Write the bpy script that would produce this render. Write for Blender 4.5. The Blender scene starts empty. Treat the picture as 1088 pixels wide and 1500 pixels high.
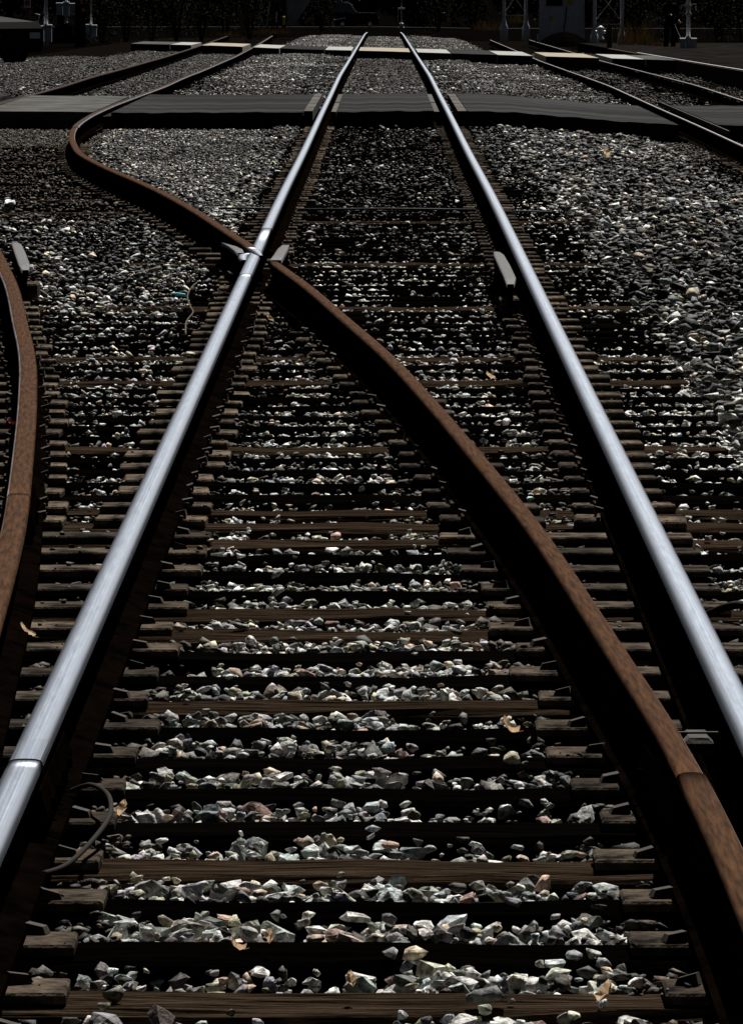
import bpy, bmesh, math, random
import numpy as np
from mathutils import Vector, Matrix, Euler

# ------------------------------------------------------------------ camera, sky, sun, exposure
sc = bpy.context.scene
col = sc.collection
R = math.radians
cam_d = bpy.data.cameras.new('camera'); cam = bpy.data.objects.new('camera', cam_d); col.objects.link(cam)
cam_d.sensor_fit = 'VERTICAL'; cam_d.sensor_height = 36.0; cam_d.lens = 9300.0 / 1500.0 * 36.0
cam_d.clip_start = 0.5; cam_d.clip_end = 9000
cam.location = (-0.024, 0.0, 1.8)
cam.rotation_euler = (math.pi / 2 - 0.08506, 0, 0.00185)
sc.camera = cam

SUN_EL, SUN_AZ = R(52), R(12)          # high, ahead of the camera and a little to the right
w = bpy.data.worlds.new('World'); sc.world = w; w.use_nodes = True
nt = w.node_tree; nt.nodes.clear()
sky = nt.nodes.new('ShaderNodeTexSky'); sky.sky_type = 'NISHITA'; sky.sun_disc = False
sky.sun_elevation = SUN_EL; sky.sun_rotation = SUN_AZ; sky.air_density = 1.0; sky.dust_density = 0.3
bg = nt.nodes.new('ShaderNodeBackground'); bg.inputs['Strength'].default_value = 0.004
wo = nt.nodes.new('ShaderNodeOutputWorld')
nt.links.new(sky.outputs[0], bg.inputs['Color']); nt.links.new(bg.outputs[0], wo.inputs['Surface'])
sun_d = bpy.data.lights.new('sun', 'SUN'); sun_d.energy = 5.0; sun_d.angle = R(0.5); sun_d.color = (1.0, 0.965, 0.91)
sun = bpy.data.objects.new('sun', sun_d); col.objects.link(sun)
sdir = Vector((math.sin(SUN_AZ) * math.cos(SUN_EL), math.cos(SUN_AZ) * math.cos(SUN_EL), math.sin(SUN_EL)))
sun.rotation_euler = sdir.to_track_quat('Z', 'Y').to_euler()
vs = sc.view_settings; vs.view_transform = 'Standard'; vs.look = 'None'; vs.gamma = 1.0; vs.exposure = 0.32
vs.use_curve_mapping = False
sc.cycles.use_denoising = True
sc.cycles.max_bounces = 6; sc.cycles.diffuse_bounces = 1; sc.cycles.glossy_bounces = 3

random.seed(7); rng = np.random.default_rng(11)

# ------------------------------------------------------------------ materials
def mat(name, c, rough=0.8, metal=0.0, spec=0.2, noise=None, c2=None, bump=0.0, bscale=40.0, stretch=(1, 1, 1), rnd=0.0, coords='Object', ramp=(0.38, 0.66)):
    m = bpy.data.materials.new(name); m.use_nodes = True
    n = m.node_tree.nodes; l = m.node_tree.links; p = n['Principled BSDF']
    p.inputs['Roughness'].default_value = rough; p.inputs['Metallic'].default_value = metal
    p.inputs['Specular IOR Level'].default_value = spec
    p.inputs['Base Color'].default_value = (*c, 1)
    out = None
    tc = n.new('ShaderNodeTexCoord'); mp = n.new('ShaderNodeMapping'); mp.inputs['Scale'].default_value = stretch
    l.new(tc.outputs[coords], mp.inputs['Vector'])
    if noise:
        t = n.new('ShaderNodeTexNoise'); t.inputs['Scale'].default_value = noise; t.inputs['Detail'].default_value = 6; t.inputs['Roughness'].default_value = 0.65
        l.new(mp.outputs[0], t.inputs['Vector'])
        cr = n.new('ShaderNodeValToRGB'); cr.color_ramp.elements[0].position = ramp[0]; cr.color_ramp.elements[1].position = ramp[1]
        cr.color_ramp.elements[0].color = (*c, 1); cr.color_ramp.elements[1].color = (*(c2 or c), 1)
        l.new(t.outputs['Fac'], cr.inputs['Fac']); out = cr.outputs['Color']
    if rnd > 0:
        oi = n.new('ShaderNodeObjectInfo'); mr = n.new('ShaderNodeMapRange')
        mr.inputs['To Min'].default_value = 1 - rnd; mr.inputs['To Max'].default_value = 1 + rnd
        l.new(oi.outputs['Random'], mr.inputs['Value'])
        hs = n.new('ShaderNodeHueSaturation'); l.new(mr.outputs[0], hs.inputs['Value'])
        if out: l.new(out, hs.inputs['Color'])
        else: hs.inputs['Color'].default_value = (*c, 1)
        out = hs.outputs['Color']
    if out: l.new(out, p.inputs['Base Color'])
    if bump:
        t2 = n.new('ShaderNodeTexNoise'); t2.inputs['Scale'].default_value = bscale; t2.inputs['Detail'].default_value = 5
        l.new(mp.outputs[0], t2.inputs['Vector'])
        b = n.new('ShaderNodeBump'); b.inputs['Strength'].default_value = bump; b.inputs['Distance'].default_value = 0.02
        l.new(t2.outputs['Fac'], b.inputs['Height']); l.new(b.outputs[0], p.inputs['Normal'])
    return m

def rail_top_mat(name, ca, cb, rough, metal, spec, streak, wear=None, spot=None):
    """top of a rail: uv.x runs across the head (-1..1), uv.y along the rail in metres"""
    m = bpy.data.materials.new(name); m.use_nodes = True
    n = m.node_tree.nodes; l = m.node_tree.links; p = n['Principled BSDF']
    p.inputs['Metallic'].default_value = metal; p.inputs['Specular IOR Level'].default_value = spec
    uv = n.new('ShaderNodeUVMap'); uv.uv_map = 'rail'
    mp = n.new('ShaderNodeMapping'); mp.inputs['Scale'].default_value = streak
    l.new(uv.outputs[0], mp.inputs['Vector'])
    t = n.new('ShaderNodeTexNoise'); t.inputs['Scale'].default_value = 1; t.inputs['Detail'].default_value = 7; t.inputs['Roughness'].default_value = 0.62
    l.new(mp.outputs[0], t.inputs['Vector'])
    cr = n.new('ShaderNodeValToRGB'); cr.color_ramp.elements[0].position = 0.33; cr.color_ramp.elements[1].position = 0.68
    cr.color_ramp.elements[0].color = (*ca, 1); cr.color_ramp.elements[1].color = (*cb, 1)
    l.new(t.outputs['Fac'], cr.inputs['Fac']); out = cr.outputs['Color']
    # blotches and nicks along the head
    mp2 = n.new('ShaderNodeMapping'); mp2.inputs['Scale'].default_value = (2.2, 4.0, 1)
    l.new(uv.outputs[0], mp2.inputs['Vector'])
    t2 = n.new('ShaderNodeTexNoise'); t2.inputs['Scale'].default_value = 1.0; t2.inputs['Detail'].default_value = 8; t2.inputs['Roughness'].default_value = 0.7
    l.new(mp2.outputs[0], t2.inputs['Vector'])
    mrr = n.new('ShaderNodeMapRange'); mrr.inputs['From Min'].default_value = 0.3; mrr.inputs['From Max'].default_value = 0.7
    mrr.inputs['To Min'].default_value = rough - 0.035; mrr.inputs['To Max'].default_value = rough + 0.05
    l.new(t2.outputs['Fac'], mrr.inputs['Value'])
    if wear:      # dull unpolished band along both edges of the running band
        sx = n.new('ShaderNodeSeparateXYZ'); l.new(uv.outputs[0], sx.inputs[0])
        ab = n.new('ShaderNodeMath'); ab.operation = 'ABSOLUTE'; l.new(sx.outputs['X'], ab.inputs[0])
        wob = n.new('ShaderNodeMath'); wob.operation = 'MULTIPLY_ADD'; wob.inputs[1].default_value = 0.35; wob.inputs[2].default_value = -0.17
        l.new(t.outputs['Fac'], wob.inputs[0])
        ad = n.new('ShaderNodeMath'); ad.operation = 'ADD'; l.new(ab.outputs[0], ad.inputs[0]); l.new(wob.outputs[0], ad.inputs[1])
        mr = n.new('ShaderNodeMapRange'); mr.interpolation_type = 'SMOOTHSTEP'
        mr.inputs['From Min'].default_value = wear[0]; mr.inputs['From Max'].default_value = wear[1]
        l.new(ad.outputs[0], mr.inputs['Value'])
        mx = n.new('ShaderNodeMix'); mx.data_type = 'RGBA'; l.new(mr.outputs[0], mx.inputs['Factor'])
        l.new(out, mx.inputs['A']); mx.inputs['B'].default_value = (*wear[2], 1); out = mx.outputs['Result']
        ma = n.new('ShaderNodeMath'); ma.operation = 'MULTIPLY_ADD'; ma.inputs[1].default_value = wear[3]
        l.new(mr.outputs[0], ma.inputs[0]); l.new(mrr.outputs[0], ma.inputs[2]); l.new(ma.outputs[0], p.inputs['Roughness'])
    else:
        l.new(mrr.outputs[0], p.inputs['Roughness'])
    if spot:
        gt = n.new('ShaderNodeMapRange'); gt.inputs['From Min'].default_value = 0.66; gt.inputs['From Max'].default_value = 0.72
        l.new(t2.outputs['Fac'], gt.inputs['Value'])
        mx2 = n.new('ShaderNodeMix'); mx2.data_type = 'RGBA'; l.new(gt.outputs[0], mx2.inputs['Factor'])
        l.new(out, mx2.inputs['A']); mx2.inputs['B'].default_value = (*spot, 1); out = mx2.outputs['Result']
    l.new(out, p.inputs['Base Color'])
    b = n.new('ShaderNodeBump'); b.inputs['Strength'].default_value = 0.035; b.inputs['Distance'].default_value = 0.004
    l.new(t2.outputs['Fac'], b.inputs['Height']); l.new(b.outputs[0], p.inputs['Normal'])
    return m

def stone_mat(name, gain):
    m = bpy.data.materials.new(name); m.use_nodes = True
    n = m.node_tree.nodes; l = m.node_tree.links; p = n['Principled BSDF']
    p.inputs['Roughness'].default_value = 0.75; p.inputs['Specular IOR Level'].default_value = 0.25
    at = n.new('ShaderNodeAttribute'); at.attribute_name = 'stone_colour'
    tc = n.new('ShaderNodeTexCoord')
    t = n.new('ShaderNodeTexNoise'); t.inputs['Scale'].default_value = 45; t.inputs['Detail'].default_value = 7; t.inputs['Roughness'].default_value = 0.72
    l.new(tc.outputs['Object'], t.inputs['Vector'])
    cr = n.new('ShaderNodeValToRGB'); cr.color_ramp.elements[0].position = 0.38; cr.color_ramp.elements[1].position = 0.60
    cr.color_ramp.elements[0].color = (0.10, 0.095, 0.085, 1); cr.color_ramp.elements[1].color = (1.0, 1.0, 0.98, 1)
    l.new(t.outputs['Fac'], cr.inputs['Fac'])
    mx = n.new('ShaderNodeMix'); mx.data_type = 'RGBA'; mx.blend_type = 'MULTIPLY'; mx.inputs['Factor'].default_value = 1
    l.new(at.outputs['Color'], mx.inputs['A']); l.new(cr.outputs['Color'], mx.inputs['B'])
    mg = n.new('ShaderNodeMix'); mg.data_type = 'RGBA'; mg.blend_type = 'MULTIPLY'; mg.inputs['Factor'].default_value = 1
    l.new(mx.outputs['Result'], mg.inputs['A']); mg.inputs['B'].default_value = (*gain, 1)
    l.new(mg.outputs['Result'], p.inputs['Base Color'])
    t2 = n.new('ShaderNodeTexNoise'); t2.inputs['Scale'].default_value = 120; t2.inputs['Detail'].default_value = 4
    l.new(tc.outputs['Object'], t2.inputs['Vector'])
    b = n.new('ShaderNodeBump'); b.inputs['Strength'].default_value = 0.55; b.inputs['Distance'].default_value = 0.006
    l.new(t2.outputs['Fac'], b.inputs['Height']); l.new(b.outputs[0], p.inputs['Normal'])
    return m

M = {}
M['steel'] = rail_top_mat('polished_rail_steel', (0.125, 0.145, 0.178), (0.255, 0.288, 0.342), 0.41, 1.0, 0.5, (8, 0.22, 1), wear=(0.16, 0.62, (0.085, 0.096, 0.118), 0.10))
M['rust_top'] = rail_top_mat('rusted_rail_top', (0.022, 0.010, 0.005), (0.096, 0.044, 0.019), 0.8, 0.0, 0.02, (3.0, 5.0, 1), spot=(0.20, 0.12, 0.08))
M['rust_top_pale'] = rail_top_mat('worn_rail_top', (0.05, 0.028, 0.020), (0.20, 0.145, 0.13), 0.6, 0.1, 0.15, (5, 1.2, 1))
M['rust_dark'] = rail_top_mat('dark_rusted_rail_top', (0.012, 0.007, 0.005), (0.045, 0.026, 0.02), 0.75, 0.0, 0.05, (3, 1.0, 1))
M['edge_shine'] = rail_top_mat('worn_gauge_edge', (0.17, 0.145, 0.15), (0.44, 0.40, 0.42), 0.5, 0.3, 0.3, (2, 2.5, 1))
M['grey_top'] = rail_top_mat('dull_grey_rail_top', (0.08, 0.079, 0.08), (0.17, 0.17, 0.173), 0.75, 0.0, 0.1, (5, 12, 1))
M['shaded_rust'] = mat('shaded_rail_rust', (0.0007, 0.0005, 0.0004), 1.0, 0, 0.0, 9, (0.0034, 0.002, 0.0013), 0.3, 60, (1, 0.6, 1))  # rust with the shade of the rail sides painted into the colour
M['tie'] = mat('creosoted_timber', (0.0005, 0.0004, 0.0004), 1.0, 0, 0.0, 6, (0.0023, 0.0018, 0.0014), 0.6, 30, (0.5, 9, 9), rnd=0.45)
M['tie_old'] = mat('weathered_timber', (0.002, 0.0015, 0.001), 1.0, 0, 0.0, 7, (0.07, 0.047, 0.031), 0.8, 26, (0.45, 11, 11), rnd=0.2)
M['plate'] = mat('rusted_tie_plate', (0.004, 0.003, 0.0023), 0.95, 0, 0.03, 10, (0.115, 0.088, 0.063), 0.4, 70, rnd=0.5, ramp=(0.36, 0.66))
M['spike'] = mat('dark_spike_steel', (0.02, 0.014, 0.01), 0.8, 0.0, 0.2, 30, (0.06, 0.04, 0.028))
M['stone'] = stone_mat('crushed_granite', (2.3, 2.26, 2.2))
M['stone_dark'] = stone_mat('dark_granite', (0.36, 0.30, 0.24))  # darker stone, used inside the tracks and close to the rails
M['bed'] = mat('shade_dark_fines', (0.002, 0.0017, 0.0014), 1, 0, 0.0, 25, (0.008, 0.0065, 0.005), 0.8, 30)  # near-black, so shade in the gaps between stones is painted in
M['soil'] = mat('shade_dark_soil', (0.0008, 0.0007, 0.0006), 1, 0, 0.0, 0.6, (0.0032, 0.0026, 0.002), 0.5, 4)  # near-black: shade over the open ground is put into this colour
M['asphalt'] = mat('asphalt', (0.011, 0.011, 0.0115), 0.95, 0, 0.03, 1.4, (0.048, 0.049, 0.051), 0.5, 60, (0.10, 0.55, 1))
M['paving'] = mat('worn_paving', (0.004, 0.0036, 0.0033), 1, 0, 0.0, 1.5, (0.022, 0.02, 0.018), 0.4, 20)
M['tar_and_shade'] = mat('black_asphalt_and_shade', (0.008, 0.008, 0.008), 0.95, 0, 0.05, 20, (0.016, 0.016, 0.016), 0.5, 60)  # black asphalt; also painted on near faces of slabs as their shade
M['concrete'] = mat('crossing_concrete', (0.05, 0.05, 0.048), 0.95, 0, 0.03, 2, (0.13, 0.13, 0.12), 0.3, 30)
M['rubber'] = mat('grey_flangeway_panel', (0.06, 0.056, 0.052), 0.9, 0, 0.05, 12, (0.15, 0.14, 0.13), 0.3, 40, rnd=0.15)
M['panel_white'] = mat('white_crossing_panel', (0.30, 0.30, 0.285), 0.9, 0, 0.05, 3, (0.48, 0.48, 0.455), 0.2, 20)
M['panel_cream'] = mat('cream_crossing_panel', (0.30, 0.265, 0.205), 0.9, 0, 0.05, 3, (0.46, 0.41, 0.325), 0.2, 20)
M['timber_edge'] = mat('dark_brown_timber', (0.03, 0.017, 0.01), 0.9, 0, 0.05, 8, (0.07, 0.04, 0.024))
M['galv'] = mat('galvanised_steel', (0.45, 0.46, 0.48), 0.6, 0.0, 0.3, 12, (0.66, 0.67, 0.69))
M['box_grey'] = mat('grey_painted_metal', (0.42, 0.43, 0.47), 0.6, 0, 0.3, 5, (0.58, 0.59, 0.63))
M['white_paint'] = mat('white_paint', (0.66, 0.68, 0.70), 0.5, 0, 0.4, 10, (0.8, 0.8, 0.8))
M['yellow'] = mat('yellow_paint', (0.55, 0.36, 0.02), 0.5, 0, 0.4)
M['blue'] = mat('blue_paint', (0.03, 0.05, 0.2), 0.5, 0, 0.4)
M['red'] = mat('red_reflector', (0.5, 0.02, 0.04), 0.4, 0, 0.5)
M['orange'] = mat('orange_marker', (0.7, 0.2, 0.05), 0.5, 0, 0.3)
M['black_paint'] = mat('black_car_paint', (0.002, 0.002, 0.0025), 0.45, 0, 0.04)
M['glass'] = mat('dark_glass', (0.004, 0.005, 0.006), 0.3, 0, 0.1)
M['tyre'] = mat('tyre_rubber', (0.006, 0.006, 0.006), 0.9, 0, 0.1)
M['chrome'] = mat('chrome', (0.6, 0.62, 0.65), 0.2, 1, 0.5)
M['lamp'] = mat('lamp_lens', (0.7, 0.72, 0.75), 0.15, 0, 0.6)
M['bark'] = mat('dark_bark', (0.015, 0.011, 0.008), 0.95, 0, 0.05, 6, (0.05, 0.038, 0.028), 0.7, 20, (3, 3, 0.6))
M['leaf'] = mat('dark_leaf', (0.002, 0.003, 0.0015), 0.85, 0, 0.04, 3, (0.018, 0.025, 0.010))
M['dry_grass'] = mat('dry_grass', (0.10, 0.075, 0.035), 0.9, 0, 0.1, 8, (0.28, 0.20, 0.10))
M['wood_post'] = mat('brown_post_wood', (0.05, 0.032, 0.012), 0.9, 0, 0.1, 4, (0.17, 0.115, 0.045), 0.6, 18, (6, 6, 0.6))
M['wall'] = mat('grey_concrete_wall', (0.16, 0.165, 0.175), 0.9, 0, 0.1, 1.2, (0.30, 0.31, 0.32), 0.3, 8)
M['leaf_tan'] = mat('dry_leaf_tan', (0.45, 0.29, 0.16), 0.9, 0, 0.05, 30, (0.70, 0.54, 0.37))
def thin_leaf(m):      # light shines through a dry leaf
    n = m.node_tree.nodes; l = m.node_tree.links; p = n['Principled BSDF']; tr = n.new('ShaderNodeBsdfTranslucent'); mx = n.new('ShaderNodeMixShader'); mx.inputs[0].default_value = .5
    src = p.inputs['Base Color'].links[0].from_socket; l.new(src, tr.inputs['Color']); l.new(p.outputs[0], mx.inputs[1]); l.new(tr.outputs[0], mx.inputs[2]); l.new(mx.outputs[0], n['Material Output'].inputs['Surface'])
thin_leaf(M['leaf_tan'])
M['paper_pink'] = mat('pink_scrap', (0.5, 0.14, 0.14), 0.7, 0, 0.2)
M['cyan'] = mat('cyan_plastic', (0.04, 0.5, 0.6), 0.4, 0, 0.4)
M['white_cup'] = mat('white_foam', (0.72, 0.74, 0.76), 0.6, 0, 0.3)
M['pipe'] = mat('blue_grey_conduit', (0.01, 0.013, 0.02), 0.7, 0.0, 0.15, 5, (0.10, 0.13, 0.17))
M['wire'] = mat('brown_cable', (0.014, 0.010, 0.008), 0.85, 0, 0.1)
M['twig'] = mat('dry_vine', (0.09, 0.07, 0.05), 0.9, 0, 0.1)
M['cloth_black'] = mat('black_cloth', (0.006, 0.006, 0.008), 0.95, 0, 0.05)
M['cloth_navy'] = mat('navy_denim', (0.008, 0.011, 0.026), 0.9, 0, 0.1)
M['skin'] = mat('skin', (0.5, 0.27, 0.16), 0.55, 0, 0.3)
M['hair'] = mat('dark_hair', (0.012, 0.008, 0.006), 0.7, 0, 0.3)

# ------------------------------------------------------------------ mesh helpers
class MB:
    def __init__(s): s.v = []; s.f = []; s.m = []
    def add(s, v, f, m=0):
        k = len(s.v); s.v += [tuple(q) for q in v]; s.f += [tuple(i + k for i in q) for q in f]; s.m += [m] * len(f); return s
    def box(s, x0, x1, y0, y1, z0, z1, m=0, c=0.0):
        if c <= 0:
            v = [(x, y, z) for z in (z0, z1) for y in (y0, y1) for x in (x0, x1)]
            return s.add(v, [(0, 2, 3, 1), (4, 5, 7, 6), (0, 1, 5, 4), (2, 6, 7, 3), (0, 4, 6, 2), (1, 3, 7, 5)], m)
        # chamfered top edges
        v = [(x0, y0, z0), (x1, y0, z0), (x1, y1, z0), (x0, y1, z0), (x0, y0, z1 - c), (x1, y0, z1 - c), (x1, y1, z1 - c), (x0, y1, z1 - c),
             (x0 + c, y0 + c, z1), (x1 - c, y0 + c, z1), (x1 - c, y1 - c, z1), (x0 + c, y1 - c, z1)]
        f = [(3, 2, 1, 0), (8, 9, 10, 11)]
        for a in range(4):
            b = (a + 1) % 4; f += [(a, b, 4 + b, 4 + a), (4 + a, 4 + b, 8 + b, 8 + a)]
        return s.add(v, f, m)
    def tube(s, pts, rad, n=8, m=0, cap=True):
        pts = [Vector(p) for p in pts]; rr = rad if isinstance(rad, (list, tuple)) else [rad] * len(pts)
        V = []; F = []; up = Vector((0.013, 0.021, 1))
        for i, p in enumerate(pts):
            d = (pts[min(i + 1, len(pts) - 1)] - pts[max(i - 1, 0)]).normalized()
            a = d.cross(up)
            if a.length < 0.05: a = d.cross(Vector((1, 0, 0)))
            a.normalize(); b = d.cross(a)
            for k in range(n):
                t = 2 * math.pi * k / n; V.append(p + (a * math.cos(t) + b * math.sin(t)) * rr[i])
        for i in range(len(pts) - 1):
            for k in range(n):
                F.append((i * n + k, i * n + (k + 1) % n, (i + 1) * n + (k + 1) % n, (i + 1) * n + k))
        if cap: F += [tuple(range(n - 1, -1, -1)), tuple((len(pts) - 1) * n + k for k in range(n))]
        return s.add(V, F, m)
    def prism(s, poly, a0, a1, axis='y', m=0):
        def P(u, v, a): return {'y': (u, a, v), 'x': (a, u, v), 'z': (u, v, a)}[axis]
        n = len(poly); V = [P(u, v, a0) for u, v in poly] + [P(u, v, a1) for u, v in poly]
        F = [tuple(range(n)), tuple(range(2 * n - 1, n - 1, -1))] + [(k, k + n, (k + 1) % n + n, (k + 1) % n) for k in range(n)]
        return s.add(V, F, m)
    def mesh(s, name, mats, smooth=False):
        me = bpy.data.meshes.new(name); me.from_pydata(s.v, [], s.f); me.update()
        for q in mats if isinstance(mats, (list, tuple)) else [mats]: me.materials.append(M[q] if isinstance(q, str) else q)
        me.polygons.foreach_set('material_index', s.m)
        b = bmesh.new(); b.from_mesh(me); bmesh.ops.recalc_face_normals(b, faces=b.faces[:]); b.to_mesh(me); b.free()
        if smooth: me.polygons.foreach_set('use_smooth', [True] * len(me.polygons))
        return me
    def build(s, name, mats, parent=None, loc=None, smooth=False):
        return link(name, s.mesh(name, mats, smooth), parent, loc)
def link(name, me, parent=None, loc=None, rz=None):
    o = bpy.data.objects.new(name, me); col.objects.link(o)
    if parent is not None: o.parent = parent
    if loc is not None: o.location = loc
    if rz is not None: o.rotation_euler = (0, 0, rz)
    return o
def tag(o, label=None, cat=None, group=None, kind=None):
    if label: o['label'] = label
    if cat: o['category'] = cat
    if group: o['group'] = group
    if kind: o['kind'] = kind
    return o
def empty(name, loc=(0, 0, 0), rz=0.0):
    return link(name, None, None, loc, rz)

# ------------------------------------------------------------------ the lie of the land (metres, y = distance along the main track)
PZ = [-500, 45, 50, 56, 64, 70, 77, 87, 106, 151, 251, 400, 640, 1000, 4000]
PE = [0, 0, -.015, -.04, -.055, -.064, -.077, -.104, -.14, -.383, -.89, -2.0, -3.7, -6.0, -6.0]
def sm(t): t = np.clip(t, 0, 1); return t * t * (3 - 2 * t)
def dz(y):
    return (np.interp(np.asarray(y) - 3, PZ, PE) + np.interp(y, PZ, PE) + np.interp(np.asarray(y) + 3, PZ, PE)) / 3
def low(x, y): return -0.16 * sm((np.asarray(x) - 0.9) / 2.8) * sm((np.asarray(y) - 40) / 25)    # the right-hand tracks lie lower
def gz(x, y): return float(dz(y) + low(x, y))

BX = [(.615, 4), (.613, 10), (.61, 11.5), (.60, 12.7), (.55, 14.25), (.495, 15.9), (.44, 17.7), (.385, 19.0), (.31, 20.5), (.22, 22.4), (.12, 24.3), (0, 26.5), (-.22, 29.6), (-.365, 31.8),
      (-.49, 33.4), (-.64, 35.2), (-.735, 36.4), (-.83, 37.45), (-1.02, 39.6), (-1.26, 42.4), (-1.58, 45.8), (-1.9, 48.9), (-2.24, 52), (-2.54, 55), (-2.79, 57.7),
      (-3.08, 62.4), (-3.25, 66), (-3.36, 69.4), (-3.425, 74), (-3.43, 80), (-3.38, 87), (-3.3, 95), (-3.28, 112), (-3.42, 145), (-3.74, 189), (-4.3, 250), (-4.8, 290)]
_by = np.array([p[1] for p in BX]); _bx = np.array([p[0] for p in BX])
def bpos(y):
    d = 1.2
    return float(np.mean([np.interp(y + k, _by, _bx) for k in (-d, -d / 2, 0, d / 2, d)]))
def apos(y): return bpos(y) - 1.505 - 0.0016 * max(0, y - 75) * (1 if y < 130 else 130 - 75 and 1) * 0.5
G2 = 0.7525
FROG_Y = 36.2

# ------------------------------------------------------------------ setting: ground
def sheet(name, xs, ys, zf, material):
    V = []; F = []; nx = len(xs)
    for y in ys:
        for x in xs: V.append((x, y, zf(x, y)))
    for j in range(len(ys) - 1):
        for i in range(nx - 1):
            a = j * nx + i; F.append((a, a + 1, a + nx + 1, a + nx))
    me = bpy.data.meshes.new(name); me.from_pydata(V, [], F); me.materials.append(M[material])
    return link(name, me)
gx = [-1500, -600, -200, -80, -40, -20, -12, -8, -6, -4, -2, 0, 2, 3, 4, 6, 8, 12, 20, 40, 80, 200, 600, 1500]
gy = list(np.arange(-60, 300, 6.0)) + list(np.arange(300, 1010, 20.0)) + [1200, 1600, 2500, 4000, 7000]
ground = sheet('ground', gx, gy, lambda x, y: gz(x, y) - 0.17, 'soil'); tag(ground, 'bare soil around the tracks, darkened to stand for shade', None, None, 'structure')
bx_ = list(np.arange(-10, 6.81, 0.35)); by_ = list(np.arange(4, 292, 0.7))
bed = sheet('ballast_bed', bx_, by_, lambda x, y: gz(x, y) - 0.085 + 0.02 * math.sin(x * 2.1 + y * 1.7) * math.sin(y * 0.9 - x), 'bed')
tag(bed, 'grey crushed stone ballast filling the space around the tracks', None, None, 'structure')

# ------------------------------------------------------------------ crossings
def slab(name, mats, xs, yf0, yf1, top, thick, parent=None, edge=None):
    mb = MB(); n = len(xs)
    V = []
    for x in xs:
        for y in (yf0(x), yf1(x)):
            z = top(x, y); V += [(x, y, z), (x, y, z - thick)]
    F = []; ms = []
    for i in range(n - 1):
        a, b = i * 4, (i + 1) * 4
        F += [(a, b, b + 2, a + 2), (a, a + 1, b + 1, b), (a + 2, b + 2, b + 3, a + 3), (a + 1, a + 3, b + 3, b + 1)]
        ms += [0, 1 if edge else 0, 0, 0]  # only the near face takes the edge material, its shade painted in
    F += [(0, 2, 3, 1), ((n - 1) * 4, (n - 1) * 4 + 1, (n - 1) * 4 + 3, (n - 1) * 4 + 2)]; ms += [0, 0]
    mb.add(V, F); mb.m = ms
    return mb.build(name, [mats] + ([edge] if edge else []), parent)
top1 = lambda x, y: gz(x, y) + 0.19 + 0.012 * math.sin(x * 0.7 + 0.4) + .006 * math.sin(x * 5.1) * math.sin(x * 13)
road = empty('road', (0, 0, 0)); tag(road, 'dark grey asphalt road crossing all the tracks', None, None, 'structure')
def rspan(a, b, n): return list(np.linspace(a, b, n))
for (a, b) in ((-40, -5.22), (-3.28, -0.985), (-0.58, 0.58), (0.985, 3.52), (3.98, 5.02), (5.36, 40)):
    o = slab('asphalt_panel', 'asphalt', rspan(a, b, 60), lambda x: 76.3 + 0.1 * math.sin(x * 2.3) + 0.07 * math.sin(x * 17) + .05 * math.sin(x * 41 + 1), lambda x: 89.0 + 0.15 * math.sin(x * 1.7), top1, 0.3, road, 'tar_and_shade')
o = slab('concrete_panel', 'concrete', rspan(-4.86, -3.52, 5), lambda x: 76.6, lambda x: 87.6, lambda x, y: top1(x, y) + 0.006, 0.25, road)
for x0, x1 in ((-5.21, -5.10), (-3.40, -3.29)):
    slab('flangeway_filler', 'tar_and_shade', [x0, x1], lambda x: 76.5, lambda x: 88.6, lambda x, y: top1(x, y) - 0.05, 0.2, road)
rb = random.Random(3)
for s in (-1, 1):
    for k in range(5):
        y0 = 76.3 + k * 2.5
        slab('flangeway_panel', 'rubber', sorted([s * 0.87, s * 0.975]), lambda x: y0, lambda x: y0 + 2.3, lambda x, y: gz(x, y) + 0.2, 0.12, road, 'tar_and_shade')
    for k in range(2):
        y0 = 76.2 + k * 6.3 + rb.uniform(-.2, .2)
        slab('flangeway_panel', 'rubber', sorted([s * 0.585, s * 0.645]), lambda x: y0, lambda x: y0 + 5.9, lambda x, y: gz(x, y) + 0.195, 0.12, road, 'tar_and_shade')
slab('steel_edge_strip', 'rubber', [3.90, 3.92], lambda x: 72.5, lambda x: 91, lambda x, y: gz(x, y) + 0.21, 0.06, road)

walk = empty('footpath'); tag(walk, 'pale concrete footpath of white, cream and grey panels crossing the tracks', None, None, 'structure')
f0 = lambda x: 161.5 - (3.3 if x < 0 else 2.3) * x; f1 = lambda x: 173.5 - (3.0 if x < 0 else 2.3) * x
top2 = lambda x, y: gz(0, f0(x)) + 0.2 - 0.014 * max(x, 0) - 0.0045 * (y - f0(x)) + .04 * sm((-x - 2) / 3)
for (a, b, m_) in ((-7.4, -6.1, 'concrete'), (-6.1, -5.42, 'panel_white'), (-5.12, -3.86, 'panel_cream'), (-3.58, -2.8, 'panel_white'), (-2.8, -1.56, 'asphalt'), (-1.56, -.83, 'panel_white'), (-.66, .66, 'panel_cream'),
                   (.83, 1.66, 'panel_white'), (1.66, 2.75, 'asphalt'), (2.75, 3.58, 'panel_white'), (3.86, 5.06, 'panel_cream'), (5.32, 6.05, 'panel_white'), (6.05, 6.7, 'concrete')):
    slab('path_panel', m_, [a + 0.012, (a + b) / 2, b - 0.012], f0, f1, top2, 0.26, walk, 'tar_and_shade')

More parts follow.
